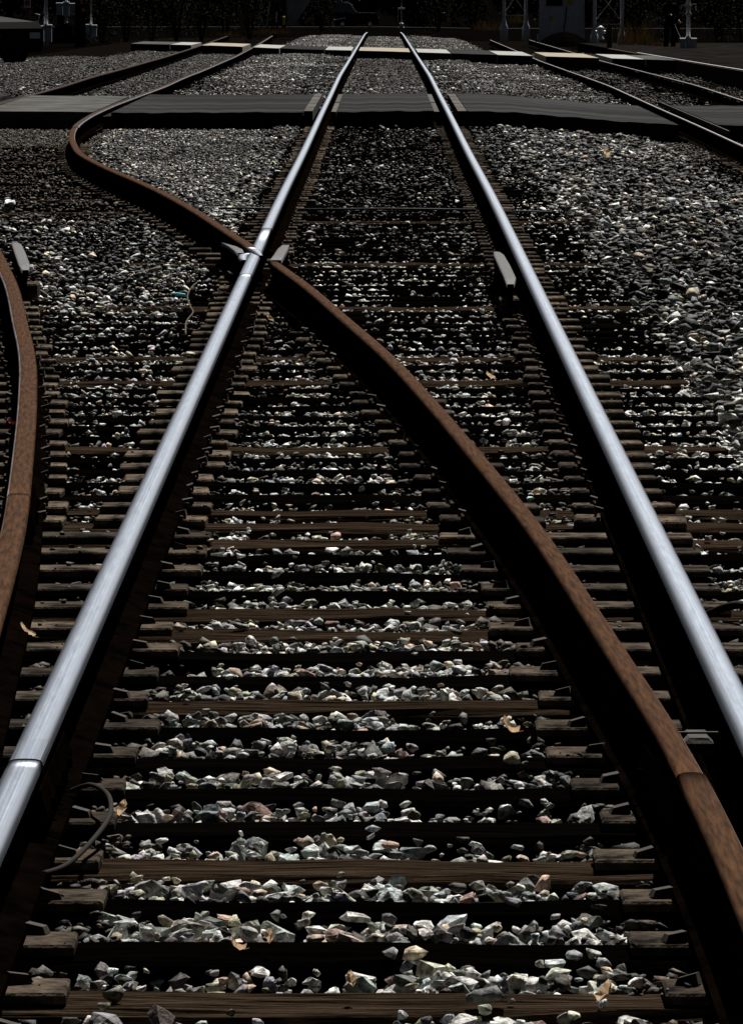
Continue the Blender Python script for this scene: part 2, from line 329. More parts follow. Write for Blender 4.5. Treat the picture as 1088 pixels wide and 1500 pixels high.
# raised edge and paved ground on the right
plat = empty('platform', (0, 0, 0))
tag(plat, 'low paved platform with dark brown timber face along the right edge', 'platform')
xp = lambda y: 6.98 - 0.0062 * (y - 124)
def strip(name, m_, x0, x1, z0, z1, ya, yb, par):
    V = []; F = []; ys = np.linspace(ya, yb, 24)
    for y in ys:
        for x, z in ((xp(y) + x0, z0), (xp(y) + x1, z0), (xp(y) + x1, z1), (xp(y) + x0, z1)): V.append((x, y, z + gz(6, y)))
    for j in range(len(ys) - 1):
        for k in range(4): F.append((j * 4 + k, j * 4 + (k + 1) % 4, j * 4 + 4 + (k + 1) % 4, j * 4 + 4 + k))
    F += [(0, 1, 2, 3), tuple((len(ys) - 1) * 4 + k for k in (3, 2, 1, 0))]
    mb = MB(); mb.add(V, F); return mb.build(name, m_, par)
strip('timber_face', 'timber_edge', 0, 0.12, -0.2, 0.24, 60, 188, plat)
strip('edge_rail', 'galv', 0.03, 0.075, 0.24, 0.265, 60, 170, plat)
strip('paving', 'paving', 0.12, 16, -0.3, 0.235, 60, 215, plat)

# ------------------------------------------------------------------ rails
HEAD = [(-.0355, -.036), (-.0365, -.016), (-.0345, -.008), (-.0305, -.0035), (-.0225, -.0012), (-.0115, -.0003), (0, 0), (.0115, -.0003), (.0225, -.0012), (.0305, -.0035), (.0345, -.008), (.0365, -.016), (.0355, -.036)]
FLAT = [(-.034, -.036), (-.036, -.02), (-.0355, -.004), (-.034, -.001), (-.02, 0), (-.01, 0), (0, 0), (.01, 0), (.02, 0), (.034, -.001), (.0355, -.004), (.036, -.02), (.034, -.036)]
WEB = [(.0355, -.036), (.012, -.047), (.009, -.08), (.009, -.13), (.017, -.148)]
FOOT = [(.017, -.148), (.069, -.164), (.07, -.178), (-.07, -.178), (-.069, -.164), (-.017, -.148)]
def sweep(name, prof, path, mats, midx, parent, wscale=1.0, closed=False, smooth=True, caps=True, uv=False):
    """sweep a profile along a path of (x, y, z_top)"""
    n = len(prof); V = []; F = []; ms = []; UV = []
    dist = 0
    for i, (x, y, z) in enumerate(path):
        a = path[max(i - 1, 0)]; b = path[min(i + 1, len(path) - 1)]
        t = Vector((b[0] - a[0], b[1] - a[1])).normalized(); nx, ny = t.y, -t.x
        ws = wscale[i] if isinstance(wscale, (list, tuple)) else wscale
        for (u, v) in prof: V.append((x + nx * u * ws, y + ny * u * ws, z + v))
    for i in range(len(path) - 1):
        for k in range(n if closed else n - 1):
            k2 = (k + 1) % n
            F.append((i * n + k, i * n + k2, (i + 1) * n + k2, (i + 1) * n + k)); ms.append(midx[k] if midx else 0)
            u0, u1 = prof[k][0] / .0365, prof[k2][0] / .0365
            UV += [(u0, path[i][1]), (u1, path[i][1]), (u1, path[i + 1][1]), (u0, path[i + 1][1])]
    if caps and len(prof) > 2:
        e = (len(path) - 1) * n
        F += [tuple(range(n)), tuple(e + k for k in range(n - 1, -1, -1))]; ms += [len(mats) - 1] * 2
        UV += [(0, 0)] * (2 * n)
    me = bpy.data.meshes.new(name); me.from_pydata(V, [], F)
    for q in mats: me.materials.append(M[q])
    me.polygons.foreach_set('material_index', ms)
    if smooth: me.polygons.foreach_set('use_smooth', [True] * (len(F) - (2 if caps else 0)) + [False] * (2 if caps else 0))
    if uv:
        l = me.uv_layers.new(name='rail'); l.data.foreach_set('uv', [c for q in UV for c in q])
    me.validate(); me.update()
    return link(name, me, parent)
def steps(y0, y1):
    ys = [y0]; y = y0
    while y < y1 - 0.3: y = min(y + max(0.35, y * 0.018), y1); ys.append(y)
    if ys[-1] < y1: ys.append(y1)
    return ys
def rail(name, xf, y0, y1, tops, label, wscale=1.0, drop=0.0, side='shaded_rust', group='rails of the tracks', wob=0.0):
    """tops: material names; index 0 = main top, 1 = left edge strip, 2 = right edge strip"""
    r = empty(name, (xf(y0), y0, gz(xf(y0), y0))); tag(r, label, 'rail', group)
    P = [(xf(y) - xf(y0), y - y0, gz(xf(y), y) - gz(xf(y0), y0) + 0.2 - drop + wob * math.sin(y * 0.41)) for y in steps(y0, y1)]
    midx = [3, 0, 0, 0, 0, 0, 0, 0, 0, 0, 0, 3]
    if len(tops) > 1 and tops[1]:
        for k in (1, 2): midx[k] = 1
    if len(tops) > 2 and tops[2]:
        for k in (9, 10): midx[k] = 2
    t3 = [tops[0], (tops[1] if len(tops) > 1 and tops[1] else tops[0]), (tops[2] if len(tops) > 2 and tops[2] else tops[0]), side]
    h = sweep('head', HEAD, P, t3, midx, r, wscale, uv=True)
    sweep('web', [(-u, v) for u, v in WEB[::-1]] + WEB, P, [side], None, r, 1.0, closed=False, smooth=False, caps=False) if False else None
    wp = WEB[1:]; prof = [(-u, v) for u, v in wp[::-1]]
    full = wp + prof
    sweep('web', full, P, [side], None, r, 1.0, closed=True, smooth=False)
    sweep('foot', FOOT, P, [side], None, r, 1.0, closed=True, smooth=False)
    return r
GR = 'rails of the turnout'
L = lambda y: -G2; Rr = lambda y: G2
rail('rail', L, 5, 12.828, ['steel'], 'short polished rail end below the joint at the lower left corner', group=GR)
rail('rail', L, 12.85, 33.62, ['steel'], 'polished left running rail between the lower left joint and the frog', group=GR)
rail('rail', L, 39.65, 284, ['steel'], 'polished left running rail beyond the frog, over both crossings', group=GR)
rail('rail', Rr, 5, 284, ['steel'], 'polished right running rail from lower right corner to the far end', group=GR)
rail('rail', bpos, 5, 12.625, ['rust_top', None, 'rust_top_pale'], 'rusty switch rail below its joint at the lower right corner', 0.86, group=GR)
rail('rail', bpos, 12.632, 35.15, ['rust_top', None, 'edge_shine'], 'long rust brown curved rail slanting between the two polished rails up to the frog', 0.76, group=GR)
rail('rail', bpos, 36.75, 68, ['rust_top', None, 'edge_shine'], 'rust brown rail curving away up left from the frog to the road', 0.86, group=GR)
rail('rail', bpos, 68.01, 240, ['rust_dark', None, 'edge_shine'], 'right rail of the left track, from the road to the far footpath', group=GR)
rail('rail', apos, 5, 19.43, ['rust_top', 'rust_top_pale', None], 'rust brown rail leaving the left edge, below its joint', group=GR)
rail('rail', apos, 19.438, 70, ['rust_top', 'edge_shine', None], 'rust brown curved rail at the left edge, above its joint', group=GR)
rail('rail', apos, 70.01, 240, ['rust_dark', None, None], 'left rail of the left track, from the left edge to the far footpath', group=GR)
rail('rail', lambda y: 3.72 + max(0, y - 150) * 0.003, 50, 240, ['edge_shine', None, None], 'thin rail of the right track, the one nearer the main track', .36, group=GR)
rail('rail', lambda y: 5.19 + max(0, y - 150) * 0.003, 50, 240, ['edge_shine', None, None], 'thin rail of the right track, the one nearer the platform', .36, group=GR)

# frog: where the curved rail crosses the left running rail
frog = empty('rail_frog', (-G2, FROG_Y, 0)); tag(frog, 'steel crossing frog where the rusty rail meets the left polished rail', 'rail frog')
def frogpath(pts): return [(x + G2, y - FROG_Y, 0.2 + z) for x, y, z in pts]
def piece(name, pts, mats, ws, parent=frog, closedfoot=True):
    P = frogpath(pts)
    h = sweep(name, FLAT if mats[0] == 'grey_top' else HEAD, P, mats + ['shaded_rust'], [len(mats)] + [0] * 10 + [len(mats)], parent, ws, uv=True)
    wp = WEB[1:]; sweep('web', wp + [(-u, v) for u, v in wp[::-1]], P, ['shaded_rust'], None, h, 0.9, closed=True, smooth=False)
    return h
piece('running_rail', [(-G2, 33.63, 0), (-G2, 35.6, 0), (-G2, 37.5, 0), (-G2, 39.64, 0)], ['steel'], 1.0)
piece('bolted_nose', [(-.80, 35.35, -.004), (-.812, 35.62, .0), (-.815, 35.95, .001), (-.79, 36.2, -.004)], ['steel'], [0.45, 0.75, 0.8, 0.5])
piece('raised_point', [(-.712, 35.72, .004), (-.735, 36.0, .012), (-.762, 36.35, .014), (-.795, 36.74, .006)], ['steel'], [0.35, 0.7, 0.85, 0.85])
piece('wing_rail', [(-.62, 35.16, .003), (-.612, 35.7, .003), (-.603, 36.7, 0), (-.597, 37.35, -.008), (-.594, 37.62, -.02)], ['grey_top'], [0.9, .9, .85, .6, .32])
piece('wing_rail', [(-.832, 36.12, 0), (-.862, 36.6, 0), (-.905, 37.1, -.004), (-.985, 37.85, -.014)], ['grey_top'], [0.5, .8, .62, .12])
for (x0, x1, y) in ((-1.24, -1.10, 39.72), (-1.17, -1.02, 38.98), (-1.10, -.87, 38.33)):
    MB().box(x0 + G2, x1 + G2, y - FROG_Y - .09, y - FROG_Y + .09, 0.04, 0.07, c=.005).build('frog_plate', 'plate', frog)
MB().box(-.14, .2, -1.0, 1.6, 0.012, 0.03, c=.004).build('base_plate', 'shaded_rust', frog)
ez = MB(); ez.prism([(-.026, -.1), (.02, -.1), (.02, -.003), (-.016, -.003), (-.026, -.012)], 26.6, 28.1)
o = ez.build('easer_bar', ['steel'], frog, (-0.009, -FROG_Y, 0.2))
me = o.data; uvl = me.uv_layers.new(name='rail')
for lp in me.loops: uvl.data[lp.index].uv = (me.vertices[lp.vertex_index].co.x / .0365, me.vertices[lp.vertex_index].co.y)

def guard(pts, label, ws):
    x0, y0, _ = pts[0]
    g = empty('guard_rail', (x0, y0, 0)); tag(g, label, 'guard rail', 'guard rails opposite the frog')
    P = [(x - x0, y - y0, 0.2 + z) for x, y, z in pts]
    sweep('head', FLAT, P, ['grey_top', 'shaded_rust'], [1] + [0] * 10 + [1], g, ws, uv=True)
    wp = WEB[1:]; sweep('web', wp + [(-u, v) for u, v in wp[::-1]], P, ['shaded_rust'], None, g, 0.9, closed=True, smooth=False)
    b = MB().box(-0.05, 0.05, 0.25, 0.55, 0.025, 0.10, c=.01).build('spacer_block', 'plate', g)
    return g
guard([(.632, 32.75, -.012), (.638, 33.2, .002), (.634, 34.5, .004), (.627, 35.8, .004), (.624, 36.3, -.002), (.622, 36.62, -.014)], 'short dull grey guard rail inside the right running rail', [.5, .88, .9, .82, .5, .2])
guard([(-1.955, 34.3, -.012), (-1.985, 34.7, .002), (-2.08, 36.0, .004), (-2.17, 37.2, .003), (-2.235, 38.0, -.012)], 'short dull grey guard rail beside the rusty rail at the left edge', [.5, .88, .9, .8, .3])

# joint bars, blocks and the bond wire
def joint_bar(xf, yc, half, side, label, lift=0.0):
    x = xf(yc); j = empty('joint_bar', (x, yc, 0)); tag(j, label, 'joint bar', 'joint bars bolted to the rails')
    ang = math.atan2(xf(yc + .3) - xf(yc - .3), .6); j.rotation_euler = (0, 0, -ang)
    MB().prism([(side * .012, .06), (side * .034, .055), (side * .05, .075), (side * .05, .10), (side * .036, .148), (side * .014, .152)], -half, half).build('bar', 'shaded_rust', j)
    for k in (-.66, -.25, .25, .66):
        MB().tube([(side * .045, k * half, .1), (side * .060, k * half, .1)], .012, 6).build('bolt', 'shaded_rust', j)
joint_bar(L, 13.25, .5, 1, 'flat joint bar on the inner side of the left polished rail at its joint')
joint_bar(apos, 19.95, .55, 1, 'pale brown joint bar beside the rusty rail at the left edge')
joint_bar(bpos, 13.1, .45, -1, 'narrow pale joint bar beside the rusty switch rail at lower right')
hb = empty('heel_block', (0.665, 13.8, 0)); tag(hb, 'pale worn steel block wedged between rusty rail and right polished rail', 'block')
MB().box(-.035, .03, -.07, .1, .10, .135, c=.012).build('casting', 'rubber', hb)
MB().tube([(-.05, .02, .125), (.05, .02, .125)], .016, 6).build('bolt', 'spike', hb)
br = empty('rail_brace', (0.68, 12.1, 0)); tag(br, 'brown steel rail brace right of the rusty switch rail at lower right', 'brace')
MB().box(-.03, .05, -.12, .16, .02, .06, c=.01).build('plate', 'plate', br); MB().box(.0, .05, -.03, .05, .06, .12, c=.01).build('stop', 'plate', br)
def spline(pts, n=8):
    out = []; P = [Vector(p) for p in pts]
    for i in range(len(P) - 1):
        p0, p1, p2, p3 = P[max(i - 1, 0)], P[i], P[i + 1], P[min(i + 2, len(P) - 1)]
        for k in range(n):
            t = k / n; out.append(0.5 * ((2 * p1) + (p2 - p0) * t + (2 * p0 - 5 * p1 + 4 * p2 - p3) * t * t + (3 * p1 - p0 - 3 * p2 + p3) * t ** 3))
    out.append(P[-1]); return out
o = MB().tube(spline([(-.69, 13.5, .05), (-.645, 13.40, .075), (-.60, 13.2, .08), (-.585, 12.95, .07), (-.61, 12.72, .05), (-.65, 12.5, .032), (-.69, 12.35, .035)]), .0055, 7).build('bond_wire', 'wire', None, smooth=True)
tag(o, 'thin brown cable looping beside the left polished rail near the bottom', 'cable')

# ------------------------------------------------------------------ ties with plates and spikes
PITCH, T0 = 0.563, 11.047
def tie_mesh(x0, x1, material, seed, yoff=0.0):
    r = random.Random(seed); mb = MB(); n = max(6, int((x1 - x0) / 0.22))
    wy = 0.114 + r.uniform(-.006, .008); prof = [(-wy, -.17), (-wy - .002, -.012), (-wy + .014, 0), (-.03, .003), (.035, .001), (wy - .014, 0), (wy + .002, -.012), (wy, -.17)]
    V = []; F = []; m = len(prof)
    for i in range(n + 1):
        x = x0 + (x1 - x0) * i / n; e = r.uniform(-.006, .006)
        for k, (y, z) in enumerate(prof):
            V.append((x, y + (r.uniform(-.006, .006) if 0 < k < 7 else 0), z + (r.uniform(-.007, .002) if 0 < k < 7 else 0) - 0.004 + e * .3))
    for i in range(n):
        for k in range(m):
            F.append((i * m + k, i * m + (k + 1) % m, (i + 1) * m + (k + 1) % m, (i + 1) * m + k))
    F += [tuple(range(m)), tuple(n * m + k for k in range(m - 1, -1, -1))]
    mb.add(V, F); return mb.mesh('crosstie', material)
pl = MB(); pl.box(-.22, .16, -.095, .095, 0, .022, c=.006); pl.box(-.085, -.072, -.095, .095, .022, .034, c=.003); pl.box(.072, .085, -.095, .095, .022, .034, c=.003)
for xx in (-.15, .115):
    for yy in (-.05, .045): pl.box(xx - .01, xx + .01, yy - .01, yy + .01, .0222, .0235)
PLATE_L = pl.mesh('tie_plate', 'plate')
plr = MB(); plr.v = [(-x, y, z) for x, y, z in pl.v]; plr.f = pl.f; plr.m = pl.m; PLATE_R = plr.mesh('tie_plate', 'plate')
pw_ = MB(); pw_.box(-.26, .20, -.1, .1, 0, .024, c=.006); PLATE_W = pw_.mesh('tie_plate', 'plate')
sp = MB(); sp.box(-.011, .011, -.008, .008, 0, .03); sp.add([(-.030, -.016, .028), (.014, -.016, .03), (.014, .016, .03), (-.030, .016, .028), (-.024, -.012, .042), (.01, -.013, .05), (.01, .013, .05), (-.024, .012, .042)],
       [(3, 2, 1, 0), (4, 5, 6, 7), (0, 1, 5, 4), (1, 2, 6, 5), (2, 3, 7, 6), (3, 0, 4, 7)])
SPIKE = sp.mesh('spike', 'spike')
ORD = 'first second third fourth fifth sixth seventh eighth ninth tenth eleventh twelfth thirteenth fourteenth fifteenth sixteenth seventeenth eighteenth nineteenth twentieth'.split()
ORD += ['twenty-' + q for q in ORD[:9]] + ['thirtieth'] + ['thirty-' + q for q in ORD[:9]] + ['fortieth']
OLD = {0, 3, 8, 11, 12, 16, 17, 18, 23, 30, 33, 41, 50, 62}
TIES = []     # (y, x0, x1)
TR = random.Random(21)
def bx_of(y): return bpos(y)
def make_tie(y, x0, x1, rails, label, group, old, seed, slide=()):
    xc = (x0 + x1) / 2; z0 = gz(xc, y); tilt = TR.uniform(-.006, .006)
    t = link('crosstie', tie_mesh(x0 - xc, x1 - xc, 'tie_old' if old else 'tie', seed), None, (xc, y, z0)); t.rotation_euler = (0, 0, tilt)
    tag(t, label, 'crosstie', group)
    TIES.append((y, x0, x1))
    for (xa, xb) in slide:
        sl = link('slide_plate', MB().box(xa - xc, xb - xc, -.085, .085, 0, .02, c=.005).mesh('slide_plate', 'plate'), t, (0, TR.uniform(-.012, .012), 0)); sl.rotation_euler = (0, 0, TR.uniform(-.01, .01))
        for sx in ((G2 + .085, bx_of(y) - .085) if xb > 0 else (-G2 + .085, -G2 - .085)):
            s = link('spike', SPIKE, sl, (sx - xc + TR.uniform(-.008, .008), TR.uniform(-.06, .06), -.008)); s.rotation_euler = (TR.uniform(-.1, .1), TR.uniform(-.1, .1), TR.uniform(-.3, .3) + (0 if sx > 0 else math.pi))
    for (xr, hand, wide) in rails:
        p = link('tie_plate', PLATE_W if wide else (PLATE_L if hand < 0 else PLATE_R), t, (xr - xc, TR.uniform(-.012, .012), 0.0)); p.rotation_euler = (TR.uniform(-.03, .03), TR.uniform(-.02, .02), TR.uniform(-.06, .06)); p.scale = (TR.uniform(.8, 1.04), TR.uniform(.75, 1.08), 1)
        if y < 33 and not wide:
            for (sx, sy, fl) in ((.082, -.05, 0), (-.082, .045, math.pi)):
                s = link('spike', SPIKE, p, (sx, sy, -.004 + TR.uniform(0, .008))); s.rotation_euler = (TR.uniform(-.12, .12), TR.uniform(-.1, .1), fl + TR.uniform(-.25, .25))
k = -2; nlab = 0
while True:
    y = T0 + PITCH * k + TR.uniform(-.025, .025)
    if y > 76: break
    bx = bpos(y); ax = apos(y); rails = [(-G2, -1, False), (G2, 1, False)]; slide = []
    if y < 20.4: rails = []; slide = [(bx - .17 + TR.uniform(-.03, .03), G2 + .20), (ax - .2, -G2 + .17 + TR.uniform(-.02, .03))]
    x1 = 1.30 + TR.uniform(-.06, .08); x0 = -1.30 + TR.uniform(-.06, .06)
    if y < 47:
        x0 = min(x0, ax - .5 + TR.uniform(-.05, .05))
        if ax < -G2 - .42 and y >= 20.4: rails.append((ax, -1, False))
        if -G2 + .38 < bx < G2 - .42 and y >= 20.4: rails.append((bx, 1, False))
        elif bx < -G2 - .4: rails.append((bx, 1, False))
    old = k in OLD
    if nlab < 40:
        lab = ('weathered brown ' if old else 'black creosoted ') + 'crosstie, ' + ORD[nlab] + ' counted up from the bottom edge of the picture'; grp = 'crossties of the turnout'
    elif y < 47: lab = 'long dark crosstie, ' + ORD[int(abs(y - FROG_Y) / PITCH)] + (' in front of the frog point' if y < FROG_Y else ' beyond the frog point'); grp = 'crossties around the frog'
    else: lab = 'dark crosstie of the main track between frog and road'; grp = 'crossties of the main track before the road'
    make_tie(y, x0, x1, rails, lab, grp, old, 100 + k, slide)
    nlab += 1; k += 1
y = 47.2; k = 0
while y < 68:
    c = (bpos(y) + apos(y)) / 2; ext = -.0585 * y - 1.2
    x1 = min(c + 1.3, -1.42); x0 = c - 1.3
    make_tie(y, x0, x1, [(bpos(y), 1, False), (apos(y), -1, False)], 'brown stained crosstie of the left track before the road', 'crossties of the left track', k % 5 == 1, 900 + k)
    y += PITCH; k += 1
y = 56.0; k = 0
while y < 68:
    make_tie(y, 3.15, 5.75, [(3.72, -1, False), (5.19, 1, False)], 'dark crosstie of the right track before the road', 'crossties of the right track', False, 1500 + k)
    y += PITCH; k += 1

# ------------------------------------------------------------------ ballast stones
PAL = np.array([(.30, .33, .35), (.52, .54, .54), (.42, .37, .28), (.46, .33, .26), (.085, .088, .09), (.23, .24, .22), (.38, .40, .43), (.035, .030, .024), (.66, .66, .62)])
PW = np.array([.17, .19, .15, .03, .13, .08, .11, .11, .09]); PW = PW / PW.sum()
def hull(npts, seed):
    r = np.random.default_rng(seed); b = bmesh.new()
    P = r.normal(size=(npts, 3)); P /= np.linalg.norm(P, axis=1)[:, None]; P *= r.uniform(.78, 1.08, (npts, 1)); P *= np.array([1.0, r.uniform(.66, .95), r.uniform(.42, .68)])
    # a couple of broken-off flat faces
    for _ in range(2):
        d = r.normal(size=3); d /= np.linalg.norm(d); lim = r.uniform(.45, .7); s = P @ d; P = P - np.outer(np.maximum(s - lim, 0), d)
    for p in P: b.verts.new(p)
    res = bmesh.ops.convex_hull(b, input=b.verts[:])
    bmesh.ops.delete(b, geom=[v for v in b.verts if not v.link_faces], context='VERTS')
    bmesh.ops.triangulate(b, faces=b.faces[:]); b.verts.index_update()
    V = np.array([v.co[:] for v in b.verts]); F = np.array([[v.index for v in f.verts] for f in b.faces]); b.free()
    return V, F
def rough_hull(npts, seed):
    V, F = hull(npts, seed); r_ = np.random.default_rng(seed + 7); V = V.tolist(); mid = {}; out = []
    def mp(a, b):
        k_ = (min(a, b), max(a, b))
        if k_ not in mid:
            p = (np.array(V[a]) + np.array(V[b])) / 2; V.append((p * (1 + r_.normal(.02, .03)) + r_.normal(0, .022, 3)).tolist()); mid[k_] = len(V) - 1
        return mid[k_]
    for a, b, c in F:
        ab, bc, ca = mp(a, b), mp(b, c), mp(c, a); out += [(a, ab, ca), (ab, b, bc), (ca, bc, c), (ab, bc, ca)]
    return np.array(V), np.array(out)
LO = [hull(11, 40 + i) for i in range(18)]; HI = [rough_hull(13, 80 + i) for i in range(18)]
def rotm(n, r, flat=0.34):
    a = r.uniform(0, 2 * np.pi, n); b = r.normal(0, flat, n); c = r.normal(0, flat, n)
    ca, sa, cb, sb, cc, sc_ = np.cos(a), np.sin(a), np.cos(b), np.sin(b), np.cos(c), np.sin(c)
    Z = np.zeros(n); O = np.ones(n)
    Rz = np.stack([ca, -sa, Z, sa, ca, Z, Z, Z, O], 1).reshape(-1, 3, 3)
    Rx = np.stack([O, Z, Z, Z, cb, -sb, Z, sb, cb], 1).reshape(-1, 3, 3)
    Ry = np.stack([cc, Z, sc_, Z, O, Z, -sc_, Z, cc], 1).reshape(-1, 3, 3)
    return Rz @ Rx @ Ry
def heap(name, pts, size, tone, material, protos, r, parent=None):
    """pts (n,3), size (n,) half length: one mesh of many stones"""
    n = len(pts); which = r.integers(0, len(protos), n); Rm = rotm(n, r); Vs = []; Fs = []; Cs = []; off = 0
    for k, (V, F) in enumerate(protos):
        ids = np.nonzero(which == k)[0]
        if len(ids) == 0: continue
        W = np.einsum('nij,vj->nvi', Rm[ids], V) * size[ids][:, None, None] + pts[ids][:, None, :]
        Vs.append(W.reshape(-1, 3)); nv = len(V)
        Fs.append((F[None] + (np.arange(len(ids)) * nv)[:, None, None]).reshape(-1, 3) + off); off += nv * len(ids)
        Cs.append(np.repeat(tone[ids], nv, axis=0))
    V = np.concatenate(Vs); F = np.concatenate(Fs); C = np.concatenate(Cs)
    me = bpy.data.meshes.new(name); me.vertices.add(len(V)); me.vertices.foreach_set('co', V.astype(np.float32).ravel())
    me.loops.add(F.size); me.loops.foreach_set('vertex_index', F.astype(np.int32).ravel())
    me.polygons.add(len(F)); me.polygons.foreach_set('loop_start', np.arange(0, F.size, 3, dtype=np.int32))
    try: me.polygons.foreach_set('loop_total', np.full(len(F), 3, dtype=np.int32))
    except Exception: pass
    me.update(calc_edges=True)
    at = me.color_attributes.new('stone_colour', 'FLOAT_COLOR', 'POINT')
    at.data.foreach_set('color', np.concatenate([C, np.ones((len(C), 1))], 1).astype(np.float32).ravel())
    me.materials.append(M[material])
    return link(name, me, parent) if parent is not False else me
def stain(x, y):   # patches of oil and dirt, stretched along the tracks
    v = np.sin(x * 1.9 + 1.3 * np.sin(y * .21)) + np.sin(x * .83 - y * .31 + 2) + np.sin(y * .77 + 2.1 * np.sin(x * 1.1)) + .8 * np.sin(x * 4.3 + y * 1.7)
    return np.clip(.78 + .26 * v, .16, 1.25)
def speckle(n, r, dark=1.0):   # farther off: dirty stones with clean pale ones among them
    c = tones(n, r, dark); k = r.uniform(0, 1, n); return np.clip(c * np.where(k < .60, .13, np.where(k < .80, .75, 2.2))[:, None], 0, .6)
def tones(n, r, dark=1.0):
    c = PAL[r.choice(len(PAL), n, p=PW)]; return np.clip(c * r.uniform(.3, 1.15, (n, 1)) * dark * r.uniform(.92, 1.08, (n, 3)), 0, .5)

ty = np.array(sorted(set(t[0] for t in TIES if t[1] < 0 < t[2] or True)))
def rails_near(x, y):
    bx = np.interp(y, _by, _bx); ax = bx - 1.505
    d = np.minimum(np.abs(np.abs(x) - G2), np.minimum(np.abs(x - bx), np.abs(x - ax)))
    d = np.where(y > 45, np.minimum(d, np.minimum(np.abs(x - 3.72), np.abs(x - 5.19))), d)
    return d
TA = np.array([(t[0], t[1], t[2]) for t in TIES]); TA = TA[np.argsort(TA[:, 0])]
def over_tie(x, y, m=0.0):
    res = np.zeros(len(x), bool); i0 = np.searchsorted(TA[:, 0], y)
    for d in range(-4, 4):
        i = np.clip(i0 + d, 0, len(TA) - 1)
        res |= (np.abs(TA[i, 0] - y) < .120 + m) & (x > TA[i, 1] - .01) & (x < TA[i, 2] + .01)
    return res
def scatter(y0, y1, dens, r, xl=None, xr=None):
    out = []
    n = int(sum(0 for _ in ()) or 0)
    ys = np.arange(y0, y1, 1.0)
    for a in ys:
        b = min(a + 1.0, y1); xa = max(-.0585 * b - .75, -7.0) if xl is None else xl; xb = min(.0585 * b + .75, 6.7) if xr is None else xr
        m = int((b - a) * (xb - xa) * dens); out.append(np.stack([r.uniform(xa, xb, m), r.uniform(a, b, m)], 1))
    return np.concatenate(out)
def crib_rise(x, y):   # how high the crib is filled, patchy
    return 0.006 * np.sin(x * 3.1 + y * 2.3) + 0.006 * np.sin(x * 1.3 - y * 5.1 + 1.0)

r = np.random.default_rng(5)
near_clean, near_dark = [], []
P = np.concatenate([scatter(9.4, 75.9, 520, r), scatter(9.4, 19, 620, r, -1.2, 1.4), scatter(19, 30, 280, r, -1.6, 1.5)]); x, y = P[:, 0], P[:, 1]
bx = np.interp(y, _by, _bx); ax = bx - 1.505
d = rails_near(x, y); u = r.uniform(0, 1, len(x))
size = r.gamma(7, 0.0205 / 7, len(x)).clip(.008, .042)
ot = over_tie(x, y, size * .8)
# how likely a stone lies on top of a tie here
cover = np.full(len(x), .008)
inside = np.abs(x) < G2
cover = np.where(inside & (y > 40) & (y < 46), .05, cover)
cover = np.where(inside & (y > 49) & (y < 60), .12, cover); cover = np.where(inside & (y >= 60), .06, cover)
lw = (x < -G2) & (x > ax); cover = np.where(lw & (y > 26) & (x < -G2 - .25), .07, cover); cover = np.where(lw & (y > 33) & (x < -G2 - .32), .45, cover)
cover = np.where((x < -G2 - .28) & (x > bx + .1) & (y > 38.5), .9, cover)
cover = np.where((x > G2 + .3) & (y > 46), .12, cover); cover = np.where((x > G2 + .25) & (y > 54), .3, cover)
cover = np.where((x < bx) & (y > 47), .16, cover)
cover = np.where((x > 3.1) & (y > 50), .3, cover)
shoulder = (x > 1.33) & (x < 3.1)
ok = np.where(ot, u < cover, True) & (d > np.where(y < 22, .10, .085) )
ok &= ~((d < .14) & (u < .55)); ok &= ~((x > 3.2) & (y > 45) & (u < .6))
# height: cribs are filled a little above the tie tops, shoulders rise and fall
hi_ = np.where(y < 16, .010, np.where(y < 26, .005, .002))
top_ = np.where(u < .45, r.uniform(-.05, -.014, len(x)), -.020 + (hi_ + .020) * r.uniform(0, 1, len(x))) + .5 * crib_rise(x, y) * np.clip(14 / y, .2, 1)
top_ = np.where((r.uniform(0, 1, len(x)) < .03), top_ + .012, top_)
z = np.where(ot, size * .45, top_ - size * .62)
z = np.where(d < .17, np.minimum(z, -.015), z)
z = np.where(shoulder & ~ot, r.uniform(-.085, .04, len(x)) + .026 * np.sin(x * 2.0 + y * .8) * np.sin(y * .55 + x) + size * .4, z)
# thin spots in some cribs, where only a few stones lie
row = np.floor((y - T0) / PITCH).astype(int); thin = (np.sin(row * 12.9 + np.floor(x * 2.2) * 4.1) > .72) & ~shoulder & (np.abs(x) < 1.3)
ok &= ~(thin & (u > .6)); ok &= ~(shoulder & (u < .3))
size = np.where(shoulder, size * 1.38, np.where(y < 20, size * 1.04, size * .95))
is_dark = ((x < bx - .05) & (x > ax + .05) & (y > 46)) | ((x > 3.2) & (y > 45)) | ((d < .2) & (u > .1)) | ((x < ax) & (u > .3)) | (inside & (y > 40) & (u > .35)) | ((y > 62) & inside & (u > .5))
zz = dz(y) + low(x, y) + z
pts = np.stack([x, y, zz], 1)
